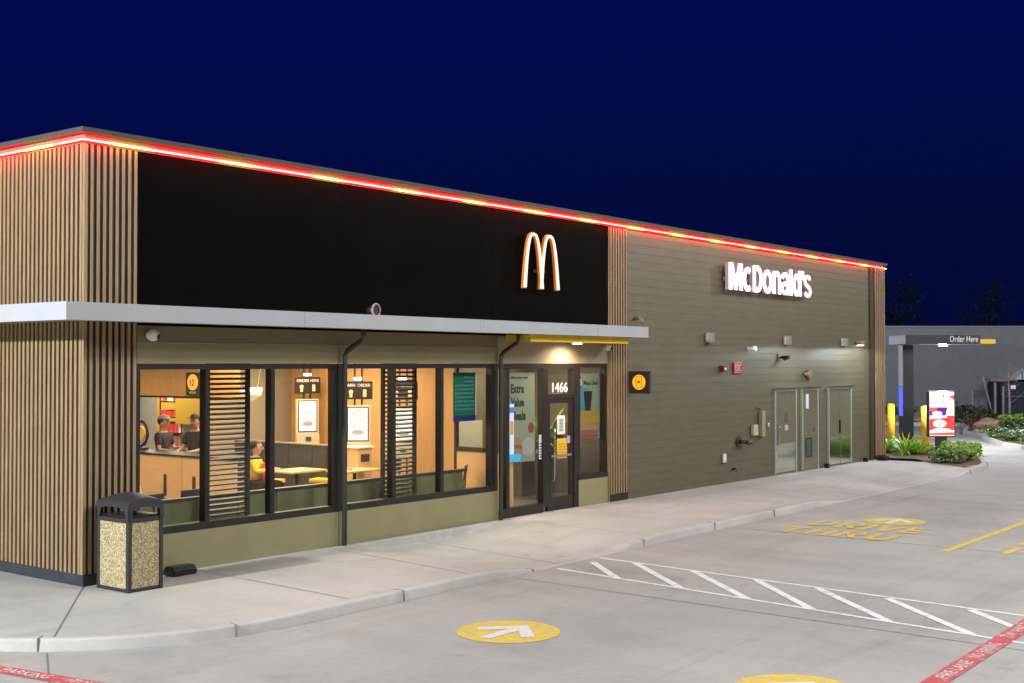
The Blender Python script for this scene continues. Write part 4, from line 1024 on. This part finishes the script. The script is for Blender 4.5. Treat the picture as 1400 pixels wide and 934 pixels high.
box('carton', mat('tray_red', (.6, .05, .03), .5), o, -.12, .10, -.05, .06, .022, .07)
# warm reflective ring at the left edge of the first pane: mixer bowl guard on counter
mb = MB(); n = 28; mb.tube([(0, .22*math.cos(2*PI*i/n), .32+.24*math.sin(2*PI*i/n)) for i in range(n+1)], .03, 8); o = MB(); 
rg = mb.build('round_stand', M['bronze'], loc=(5.62, 6.72, 1.12)); tag(rg, 'dark round stand with a yellow centre at the left end of the counter', 'stand')
mb = MB(); mb.cyl(0, .32, -.02, .02, .14, n=24, axis='x'); mb.build('centre', mat('stand_yellow', (.8, .45, .05), .5), rg); box('foot', M['bronze'], rg, -.1, .1, -.12, .12, 0, .05)

# ------------------------------------------------------------------ drive-through end
RZ = -rad(52.1)   # faces the camera side: local -y looks back down the lane
oc = thing('order_canopy', 'charcoal drive through canopy on one post with white lettering and a yellow tip', 'canopy', (33.05, 1.68, 0), RZ)
cg = mat('canopy_charcoal', (.035, .037, .042), .45); cl_ = mat('canopy_side_lit', (.60, .60, .70), .4)  # cl_: pale tone with lamp light painted in, for the left faces
box('post', [cg], oc, -.16, .20, -.25, .25, -.1, 3.43, bev=.01)
box('post_light', emit('post_blue', (.10, .16, .9), .9), oc, -.167, -.161, -.22, .22, 1.0, 2.0)
bm_ = MB(); bm_.box(-.28, 2.25, -.9, .9, 3.46, 3.76); bm_.build('beam', cg, oc)
box('side_lit_face', cl_, oc, -.166, -.161, -.24, .24, 2.02, 3.43); box('end_lit_face', cl_, oc, -.29, -.281, -.9, .9, 3.46, 3.76)
box('tip', M['yellow'], oc, 2.252, 2.78, -.85, .85, 3.47, 3.62)
box('underside', mat('canopy_soffit2', (.6, .62, .66), .5), oc, .21, 2.24, -.88, .88, 3.452, 3.459)
text('lettering', 'Order Here', emit('order_text', (.8, .8, .85), .5), .22, .004, .0, oc, (1.22, -.906, 3.53), (PI/2, 0, 0), width=.95, height=.20, align='LEFT')
mb = MB(); mb.cyl(1.15, -.45, 3.40, 3.451, .13); mb.build('downlight', emit('downlight_white', (.85, .92, 1), 60), oc)
mbd = thing('menu_screen', 'lit portrait menu screen on a post beside the drive lane', 'sign', (31.6, -.02, 0), RZ)
box('post', cg, mbd, -.17, .17, -.08, .08, -.1, .40); box('housing', mat('menu_housing', (.035, .04, .09), .4), mbd, -.44, .44, -.10, .12, .40, 1.90, bev=.015)
scr = box('screen', emit('menu_white', (1, .96, .97), 1.1), mbd, -.40, .40, -.108, -.101, .44, 1.87)
em = lambda n_, c_, s_=.8: emit(n_, c_, s_)
def pic(m_, poly, y=-.112, nm='picture'): mb = MB(); mb.prism(poly, y-.002, y, 'y'); return mb.build(nm, m_, scr)
pic(em('menu_violet', (.12, .02, .45)), [(-.40, 1.10), (.12, 1.10), (.18, 1.37), (-.40, 1.37)]); pic(em('menu_red', (.9, .06, .05)), [(-.40, .62), (.40, .62), (.40, 1.05), (-.40, .98)])
pic(em('menu_coral', (.95, .15, .08)), [(-.40, 1.24), (-.18, 1.24), (-.15, 1.37), (-.40, 1.37)], -.116); pic(em('menu_orange', (1, .13, .03)), [(-.40, .46), (.40, .46), (.40, .56), (-.40, .52)])
pic(em('menu_red2', (.9, .10, .08)), [(.24, 1.70), (.40, 1.60), (.40, 1.78), (.28, 1.74)])
wht = em('menu_cream', (1, .93, .88), 1.05)
def epoly(cx, cz, rx, rz, n=20): return [(cx+rx*math.cos(2*PI*i/n), cz+rz*math.sin(2*PI*i/n)) for i in range(n)]
pic(wht, epoly(-.16, 1.17, .17, .07), -.120); pic(wht, epoly(-.08, .84, .22, .13), -.120); pic(wht, epoly(-.02, .645, .30, .045), -.124)
pic(em('menu_red3', (.85, .05, .1)), epoly(.05, 1.74, .035, .035, 12)); pic(em('menu_red4', (.85, .07, .06)), [(.16, .86), (.40, .86), (.40, 1.1), (.16, 1.1)], -.116)
txm = em('menu_text', (.35, .1, .15), .6)
for s_, z in (('Extra', 1.72), ('Value', 1.60), ('Meals', 1.48)): text('caption', s_, txm, .11, .001, .0, scr, (-.36, -.113, z), (PI/2, 0, 0), align='LEFT', width=.28)
def bollard(x, y, label):
    t = thing('bollard', label, 'bollard', (x, y, ROAD), 0, 'yellow bollards by the order point')
    mb = MB(); mb.cyl(0, 0, 0, 1.40, .13, n=24); mb.sphere((0, 0, 1.40), .13, (1, 1, .5)); mb.build('post', M['yellow'], t); mb = MB(); mb.cyl(0, 0, 0, .04, .17); mb.build('footing', M['kerb'], t)
bollard(35.3, 3.05, 'yellow bollard showing just right of the far slatted corner'); bollard(34.0, 1.35, 'yellow bollard half hidden behind the lit menu screen')
# island soil
IS = [(26.72, .1), (26.9, -.9), (25.7, -1.7), (24.9, -2.95)]
isl = [(26.74, 13.9), (26.74, .1)]+IS[1:]+[tuple(Vector(EDGE[i])-norm2(i)*KW) for i in range(WALK_END+1, len(EDGE))]
isl = [p_ for k_, p_ in enumerate(isl)]
mb = MB(); v = [mb.bm.verts.new((a, b, .006)) for a, b in isl]; mb.bm.faces.new(v); bmesh.ops.triangulate(mb.bm, faces=mb.bm.faces[:]); struct(mb.build('planting_bed', M['soil']))

def shrub(name, label, x, y, z, rx, ry, h, n, leaf, mats, group=None, seed=1, rz=0, cat='shrub', flowers=None):
    r_ = random.Random(seed)
    t = thing(name, label, cat, (x, y, z), rz, group)
    mb = MB()
    lumps = [(r_.uniform(-.7, .7)*rx, r_.uniform(-.7, .7)*ry, r_.uniform(.25, .75)*h, r_.uniform(.28, .45)) for _ in range(14)]
    for i in range(n):
        lx, ly, lz, lr = r_.choice(lumps)
        d = Vector((r_.gauss(0, 1), r_.gauss(0, 1), r_.gauss(0, 1))).normalized()*r_.uniform(.55, 1.0)
        c_ = Vector((lx+d.x*lr*rx*1.1, ly+d.y*lr*ry*1.1, max(.03, lz+d.z*lr*h*.8)))
        nn = (d+Vector((r_.gauss(0, .5), r_.gauss(0, .5), r_.gauss(0, .5)+.3))).normalized()
        u = nn.cross(Vector((r_.random(), r_.random(), r_.random()))).normalized(); w = nn.cross(u)
        s_ = leaf*r_.uniform(.6, 1.3)
        mb.mi = r_.randrange(len(mats))
        mb.faces([tuple(c_-u*s_), tuple(c_-w*s_*.45), tuple(c_+u*s_), tuple(c_+w*s_*.45)], [(0, 1, 2, 3)])
    mb.build('foliage', mats, t, fix=False)
    mb = MB()
    for i in range(6):
        a = r_.uniform(0, 2*PI); mb.tube([(0, 0, -.02), (math.cos(a)*rx*.3, math.sin(a)*ry*.3, h*.35), (math.cos(a)*rx*.55, math.sin(a)*ry*.55, h*.65)], [.02, .012, .005], 5)
    mb.build('stem', M['bark'], t)
    if flowers:
        mb = MB()
        for i in range(flowers[1]):
            a = r_.uniform(0, 2*PI); q = r_.uniform(0, .9); c_ = Vector((rx*q*math.cos(a), ry*q*math.sin(a), h*r_.uniform(.75, 1.05)))
            mb.sphere(c_, flowers[2], (1, 1, .7), 6)
        mb.build('blossom', flowers[0], t)
    return t
isle = [('low green shrub at the front left of the island, beside the walk', 26.35, -2.0, .75, .6, .40, ['leaf2', 'leafd']), ('low lime shrub at the front centre of the island', 27.3, -2.0, .8, .6, .43, ['leaf2', 'leaf']),
        ('bright low shrub at the rounded nose of the island', 28.3, -1.75, .7, .5, .46, ['leaf', 'leaf2', 'fern']), ('lime shrub behind the rounded nose of the island', 29.3, -1.2, .8, .6, .45, ['leaf', 'fern']), ('dark green shrub at the foot of the menu screen', 30.2, .3, .6, .6, .22, ['leaf2', 'leaf'])]
for i, (lb, x, y, rx, ry, h, ms) in enumerate(isle): shrub('low_shrub', lb, x, y, .0, rx, ry, h, 2600, .05, [M[k] for k in ms], 'shrubs on the corner island', 20+i)
def fern(label, x, y, L, n, seed):
    t = thing('fern', label, 'fern', (x, y, 0), 0, 'bright ferns on the island'); r_ = random.Random(seed)
    mb = MB()
    for k in range(5): blades(mb, r_.uniform(-.3, .3), r_.uniform(-.3, .3), .0, n//5, L, 1.2, .028, r_)
    mb.build('fronds', M['fern'], t, fix=False)
for i, (x, y, L, lb) in enumerate([(28.1, 1.3, .75, 'fern right beside the far slatted corner'), (29.0, 1.0, .8, 'fern between the far slatted corner and the canopy post'), (30.0, .9, .75, 'fern in front of the canopy post'), (28.7, -.1, .95, 'large bright fern in front of the yellow bollard'), (29.6, .1, .55, 'bright fern just left of the menu screen post'), (31.3, -1.1, .45, 'fern right of the menu screen post'), (30.3, 2.2, .8, 'fern behind the others near the first yellow bollard')]):
    fern(lb, x, y, L, 130, 40+i)

# far planting beds (raised, kerbed)
def bed(name, pts, z=.0):
    pts = [Vector(p_) for p_ in pts]
    mb = MB(); mb.prism([tuple(p_) for p_ in pts], ROAD-.02, z, 'z'); o = struct(mb.build(name, M['soil'])); 
    k = MB(); n = len(pts)
    for i in range(n):
        a, b = pts[i], pts[(i+1) % n]; d = (b-a).normalized(); s_ = Vector((-d.y, d.x))*.08
        q = [a-s_, b-s_, b+s_, a+s_]; k.prism([tuple(v) for v in q], ROAD-.01, z+.03+.001*(i % 2), 'z')
    k.build('bed_kerb', M['kerb'], o); return o
bed('planting_bed', [(48.8, 14), (48.3, 7.5), (49.0, 4.9), (46, 3.7), (42.8, 2.8), (41.3, 1.6), (40.5, -.4), (40.2, -5), (50, -6), (66, -6), (66, 20)])
bed('planting_bed', [(40.3, 1.3), (39.0, .75), (36.4, -.5), (34.6, -1.8), (33.9, -4.5), (35.5, -6), (38.9, -4), (39.6, -1.2)])
GW = mat('gravel', (.42, .34, .25), .9, var=.35, scale=14, bump=1, bscale=30)
gm = MB(); r_ = random.Random(11)
def ptin(p, P):
    c_ = False; n = len(P)
    for i in range(n):
        a, b = P[i], P[i-1]
        if (a[1] > p[1]) != (b[1] > p[1]) and p[0] < (b[0]-a[0])*(p[1]-a[1])/(b[1]-a[1])+a[0]: c_ = not c_
    return c_
BP = [(49, 14), (48.6, 7.6), (49.3, 4.9), (46.2, 3.4), (43.0, 2.5), (41.6, 1.4), (40.8, -.4), (40.5, -5), (50, -6), (60, -6), (60, 16)]
cnt = 0
while cnt < 1500:
    p_ = (r_.uniform(40, 54), r_.uniform(-6, 14))
    if not ptin(p_, BP): continue
    s_ = r_.uniform(.05, .16); res = bmesh.ops.create_icosphere(gm.bm, subdivisions=1, radius=s_)
    for v in res['verts']: v.co = Vector((v.co.x*1.2+p_[0], v.co.y+p_[1], v.co.z*.6+.01))
    cnt += 1
struct(gm.build('river_stones', GW), 'stuff')
# boulders
def boulder(x, y, z, sx_, sy_, sz_, label, seed):
    r_ = random.Random(seed); mb = MB(); res = bmesh.ops.create_icosphere(mb.bm, subdivisions=3, radius=1)
    from mathutils import noise
    for v in res['verts']:
        n_ = noise.noise(v.co*1.3+Vector((seed, 0, 0)))*.35+noise.noise(v.co*4)*.1
        v.co = v.co*(1+n_); v.co.x *= sx_; v.co.y *= sy_; v.co.z = max(-.5, v.co.z)*sz_
    tag(mb.build('boulder', M['rock'], loc=(x, y, z)), label, 'rock', 'boulders in the planting beds')
boulder(43.9, 2.1, .16, .55, .62, .36, 'broad tan boulder right of the red azalea', 3)
boulder(49.4, 8.6, .1, .5, .9, .25, 'low tan rock across the lane behind the first bollard', 5)
boulder(49.6, 6.9, .1, .4, .7, .22, 'low tan rock across the lane seen behind the canopy post', 7)
boulder(37.2, -3.0, .05, .3, .3, .3, 'small pale stone in the flowering bed at the right edge', 9)
fb = [('dry brownish shrub behind the menu screen', 50.2, 5.9, 1.0, 1.0, 1.0, ['leafg', 'leafd'], 1200, .09), ('wide dry shrub left of the boulder', 49.6, 4.7, 1.0, 1.0, 1.0, ['leafg', 'leafd'], 1200, .09),
      ('dark round shrub behind the boulder', 47.4, 3.3, .7, .7, .55, ['leafd', 'leafg'], 1000, .09), ('dark spreading shrub right of the boulder', 43.4, .9, .7, .8, .55, ['leafd', 'leaf2'], 1400, .07), ('dark shrub at the right edge of the photo', 43.0, -.4, .8, .9, .6, ['leafd', 'leaf2'], 1400, .07),
      ('yellow green tuft at the foot of the bare tree', 47.6, 2.3, .6, .6, .60, ['fern', 'leaf'], 900, .08), ('yellow green tuft at the right edge behind the dark shrub', 46.8, 1.0, .7, .7, .6, ['fern', 'leaf'], 900, .08)]
for i, (lb, x, y, rx, ry, h, ms, n, lf_) in enumerate(fb): shrub('garden_shrub', lb, x, y, 0, rx, ry, h, n, lf_, [M[k] for k in ms], 'shrubs in the far bed', 60+i)
shrub('azalea', 'small red flowering bush between the dry shrub and the boulder', 46.6, 3.4, 0, .38, .4, .42, 500, .06, [M['red_fl'], M['leafd']], None, 70)
shrub('azalea', 'red flowering patch at the right edge among the dark shrubs', 45.2, .3, .15, .5, .5, .55, 500, .06, [M['red_fl'], M['leafd']], None, 71)
for i, (x, y) in enumerate([(40.6, .7), (39.0, .0), (37.8, -.9), (36.6, -1.9), (36.0, -3.2)]):
    shrub('flowering_groundcover', ['leftmost clump of dark groundcover in the bed nearest the lane', 'second clump of dark groundcover from the left', 'middle clump of white flowered groundcover', 'white flowered clump beside the small pale stone', 'flowered clump cut by the right edge'][i], x, y, 0, .95, .8, .36, 1500, .05, [M['leafd'], M['leaf2'], M['leafd']], 'groundcover clumps by the lane', 80+i, flowers=(M['white_fl'], 30 if i else 6, .03))
shrub('white_flower', 'pale flowering stalks behind the first bollard', 50.2, 9.6, 0, .4, .4, 1.0, 250, .06, [M['white_fl'], M['leafg']], None, 90, cat='plant')
shrub('garden_shrub', 'dark shrub across the lane left of the canopy post', 50.5, 8.6, 0, .8, 1.2, .8, 800, .08, [M['leafd'], M['leafg']], 'shrubs in the far bed', 91)
# bare young tree
def branch_tree(mb, p, d, L, r, depth, r_):
    pts = [Vector(p)]; rr = [r]; q = Vector(p); dd = Vector(d)
    for k in range(3):
        dd = (dd+Vector((r_.gauss(0, .08), r_.gauss(0, .08), .04))).normalized(); q = q+dd*L/3; pts.append(Vector(q)); rr.append(r*(1-.25*(k+1)))
    mb.tube(pts, rr, 5)
    if depth:
        for k in range(5 if depth > 1 else 4):
            t = r_.uniform(.25, 1); i = min(2, int(t*3)); b = pts[i].lerp(pts[i+1], t*3-i)
            nd = (dd+Vector((r_.gauss(0, .7), r_.gauss(0, .7), r_.uniform(-.1, .5)))).normalized()
            branch_tree(mb, b, nd, L*r_.uniform(.3, .5), r*.4, depth-1, r_)
bt = thing('bare_tree', 'bare young tree with pale trunk in front of the navy enclosure', 'tree', (49.1, 2.8, 0))
mb = MB(); mb.tube([(0, 0, -.05), (.02, 0, 1.0), (0, .03, 2.0), (.03, 0, 2.9)], [.07, .05, .035, .012], 8); mb.build('trunk', M['bark'], bt)
mb = MB(); r_ = random.Random(4)
for k in range(16):
    z = r_.uniform(.9, 2.8); a = r_.uniform(0, 2*PI); branch_tree(mb, (0.01, .02, z), Vector((math.cos(a), math.sin(a), .7)).normalized(), .9*(1-(z-.9)/3), .014, 1, r_)
mb.build('crown', M['bark'], bt)
for (x, y, tx, ty, h, lb) in ((49.2, 3.1, 0, .0, 1.75, 'upright pale stake beside the bare tree trunk'), (50.3, 3.8, .02, .55, 2.2, 'long pale stake leaning left of the navy enclosure'), (52.1, 5.4, 0, 0, 1.5, 'lone thin white pole rising out of the dry shrub')):
    mb = MB(); mb.tube([(0, 0, -.05), (tx, ty, h)], .04, 8); tag(mb.build('stake', M['bark'], loc=(x, y, 0)), lb, 'stake')
# enclosure
en = thing('trash_enclosure', 'dark navy board enclosure with a tan capped left corner at the right edge', 'enclosure', (53.6, 4.74, 0), RZ)
mb = MB()
for i in range(12): mb.box(.25+i*.4, .25+i*.4+.39, 0, .12, -.1, 1.9)
mb.build('board_wall', M['enclosure'], en); box('side_wall', M['enclosure'], en, .25, .35, .13, 4, -.1, 1.9)
box('corner_post', M['bark'], en, -.1, -.0, -.1, .0, -.1, 1.95); box('cap', M['tan'], en, -.35, .95, -.3, .4, 1.96, 2.04)
box('upper_rail', mat('rail_grey', (.12, .12, .14), .6), en, .5, 6, -.06, -.005, 1.15, 1.22)
box('lamp_box', emit('lamp_box', (.7, .75, .8), .9), en, .75, .95, -.08, -.005, 1.55, 1.72)
mb = MB()
poly = [(.0+1.6*i/12, .55*math.sin(min(1, i/7)*PI/2)) for i in range(13)]
mb.prism([(p_[0], p_[1]) for p_ in poly]+[(3.4, .60), (3.4, 0)], 0, 3, 'y'); rf = mb.build('ribbed_cover', mat('cover_white', (.62, .64, .68), .45), loc=(54.9, 4.2, 2.0), rotz=RZ); tag(rf, 'white ribbed rounded cover rising above the navy enclosure', 'cover')
mb = MB()
for k in range(9): mb.box(.35+k*.32, .40+k*.32, -.02, -.004, .02, .30+.25*min(1, (.35+k*.32)/1.2))
mb.build('rib', mat('rib_grey', (.10, .10, .13), .5), rf)
# neighbouring building wall
nb = thing('neighbour_building', 'long low grey block building behind the drive lane', 'building', (54.0, 6.9, 0), RZ)
mb = MB(); mb.box(-22, 60, 0, 12, -.2, 4.62); mb.build('wall', M['blockwall'], nb)
box('coping', mat('coping', (.22, .22, .23), .6), nb, -22.1, 60.1, -.06, 12.1, 4.622, 4.70)
# trees beyond
def crown_tree(label, x, y, h, w, n, seed):
    r_ = random.Random(seed); t = thing('dark_tree', label, 'tree', (x, y, 0), 0, 'faint trees against the night sky')
    mb = MB(); mb.tube([(0, 0, -.1), (.1, 0, h*.4), (0, .1, h*.8)], [.22, .15, .05], 8)
    for k in range(8):
        a = r_.uniform(0, 2*PI); z = h*r_.uniform(.35, .8); mb.tube([(0, 0, z), (math.cos(a)*w*.35, math.sin(a)*w*.35, z+h*.12)], [.06, .02], 5)
    mb.build('trunk', mat('night_bark', (.03, .03, .025), .9), t)
    mb = MB(); lumps = [(r_.gauss(0, w*.25), r_.gauss(0, w*.25), h*r_.uniform(.4, 1), r_.uniform(.3, .8)) for _ in range(22)]
    for i in range(n):
        lx, ly, lz, lr = r_.choice(lumps); c_ = Vector((lx+r_.gauss(0, lr*.5), ly+r_.gauss(0, lr*.5), lz+r_.gauss(0, lr*.7)))
        u = Vector((r_.gauss(0, 1), r_.gauss(0, 1), r_.gauss(0, 1))).normalized(); w_ = u.cross(Vector((.3, .5, .8))).normalized(); s_ = .12*r_.uniform(.6, 1.4)
        mb.faces([tuple(c_-u*s_), tuple(c_-w_*s_*.5), tuple(c_+u*s_), tuple(c_+w_*s_*.5)], [(0, 1, 2, 3)])
    mb.build('crown', mat('night_leaf', (.012, .022, .014), .8), t, fix=False)
crown_tree('faint tree showing right of the far slatted corner', 76.5, 18.1, 8.2, 2.6, 1000, 1)
crown_tree('faint tree above the neighbouring roof near the right edge', 78.5, 12.6, 8.2, 3.2, 1000, 2)

# ------------------------------------------------------------------ sky
w = bpy.data.worlds.new('World'); sc.world = w; w.use_nodes = True
nt = w.node_tree; bg_ = nt.nodes['Background']
sky = nt.nodes.new('ShaderNodeTexSky'); sky.sky_type = 'NISHITA'; sky.sun_disc = False; sky.sun_elevation = rad(-3.5); sky.sun_rotation = rad(250); sky.air_density = 1; sky.dust_density = .3; sky.ozone_density = 6
hs = nt.nodes.new('ShaderNodeMix'); hs.data_type = 'RGBA'; hs.blend_type = 'MULTIPLY'; hs.inputs['Factor'].default_value = 1; hs.inputs['B'].default_value = (.04, .20, 1, 1)
nt.links.new(sky.outputs[0], hs.inputs['A']); tc = nt.nodes.new('ShaderNodeTexCoord'); sx = nt.nodes.new('ShaderNodeSeparateXYZ'); nt.links.new(tc.outputs['Generated'], sx.inputs[0])
rp = nt.nodes.new('ShaderNodeValToRGB'); e = rp.color_ramp.elements; e[0].position = 0; e[0].color = (.0006, .0034, .028, 1); e[1].position = .32; e[1].color = (.0008, .0036, .070, 1)
nt.links.new(sx.outputs[2], rp.inputs[0])
ad = nt.nodes.new('ShaderNodeMix'); ad.data_type = 'RGBA'; ad.blend_type = 'ADD'; ad.inputs['Factor'].default_value = 1
nt.links.new(hs.outputs['Result'], ad.inputs['A']); nt.links.new(rp.outputs[0], ad.inputs['B'])
nt.links.new(ad.outputs['Result'], bg_.inputs[0]); bg_.inputs[1].default_value = 1.0

# ------------------------------------------------------------------ lamps (the lot's pole lights, the building's own lights, added siding wash)
def point(name, loc, e, col=(1, .97, .93), r=.25):
    l = bpy.data.lights.new(name, 'POINT'); l.energy = e; l.color = col; l.shadow_soft_size = r
    o = bpy.data.objects.new(name, l); COL.objects.link(o); o.location = loc; return o
def spot(name, loc, tgt, e, ang, col=(1, .97, .93), r=.1, blend=.6):
    l = bpy.data.lights.new(name, 'SPOT'); l.energy = e; l.color = col; l.shadow_soft_size = r; l.spot_size = rad(ang); l.spot_blend = blend
    o = bpy.data.objects.new(name, l); COL.objects.link(o); o.location = loc
    o.rotation_euler = (Vector(tgt)-Vector(loc)).to_track_quat('-Z', 'Y').to_euler(); return o
def area(name, loc, sx_, sy_, e, col, rot=(0, 0, 0)):
    l = bpy.data.lights.new(name, 'AREA'); l.shape = 'RECTANGLE'; l.size = sx_; l.size_y = sy_; l.energy = e; l.color = col
    o = bpy.data.objects.new(name, l); COL.objects.link(o); o.location = loc; o.rotation_euler = rot; return o
NEU = (1, .985, .93)
point('lot_lamp', (-16.5, -.5, 8.1), 21000, (.94, .99, 1), .35)
for x, y, z, e in ((-7, -15, 11.5, 1700), (4, -14, 11.5, 3000), (15, -14, 11.5, 3500), (26, -14, 11.5, 3700), (8, -24, 13, 4200), (38, -10, 12, 4500)):
    point('lot_lamp', (x, y, z), e, NEU, 1.2)
point('lot_lamp', (30, 17, 8.5), 5200, (.92, .95, 1), .4)
spot('entrance_downlight', (10.35, -.34, 3.16), (10.35, -.1, 1.5), 170, 165, (1, .80, .58), .06, .8)
for x, e in ((24.75, 60), (23.7, 50), (20.1, 45)): spot('siding_wash_beam', (x, -.8, 3.27), (x, -.8, 0), e, 179, (.85, .95, 1), .05, .1)  # flood beam plus two added at unlit sconces, to wash the siding
spot('order_downlight', (34.0, .6, 3.36), (34.0, .6, 0), 1300, 168, (.85, .92, 1), .1, .5)
WARM = (1, .78, .50)
area('ceiling_light', (4, 3.0, 2.98), 4, 2, 210, WARM); area('ceiling_light', (8, 5.2, 2.98), 3, 3, 300, WARM); area('ceiling_light', (7.4, 2.3, 2.98), 3, 1.5, 140, WARM)
area('ceiling_light', (7.5, 9.5, 2.98), 2.5, 2.5, 190, (1, .9, .75)); area('ceiling_light', (2.5, 7, 2.98), 2.5, 3, 190, WARM)
area('ceiling_light', (11, 1.6, 2.98), 2, .8, 75, (1, .85, .65))

# ------------------------------------------------------------------ camera
f_ = 1687.; th = math.atan2(1312, f_); pitch = rad(1.02)
cd = bpy.data.cameras.new('camera'); cam = bpy.data.objects.new('camera', cd); COL.objects.link(cam)
cd.sensor_width = 36; cd.lens = 36*f_/1400; cd.clip_end = 1000; cd.clip_start = .1
cam.location = (-8.93, -13.76, 2.8)
Fw = Vector((math.cos(th)*math.cos(pitch), math.sin(th)*math.cos(pitch), math.sin(pitch)))
cam.rotation_euler = Fw.to_track_quat('-Z', 'Y').to_euler()
sc.camera = cam
sc.view_settings.view_transform = 'Standard'; sc.view_settings.look = 'None'; sc.view_settings.exposure = 0; sc.view_settings.gamma = 1
sc.cycles.use_denoising = True
sc.cycles.max_bounces = 6; sc.cycles.transparent_max_bounces = 12
sc.cycles.sample_clamp_indirect = 6
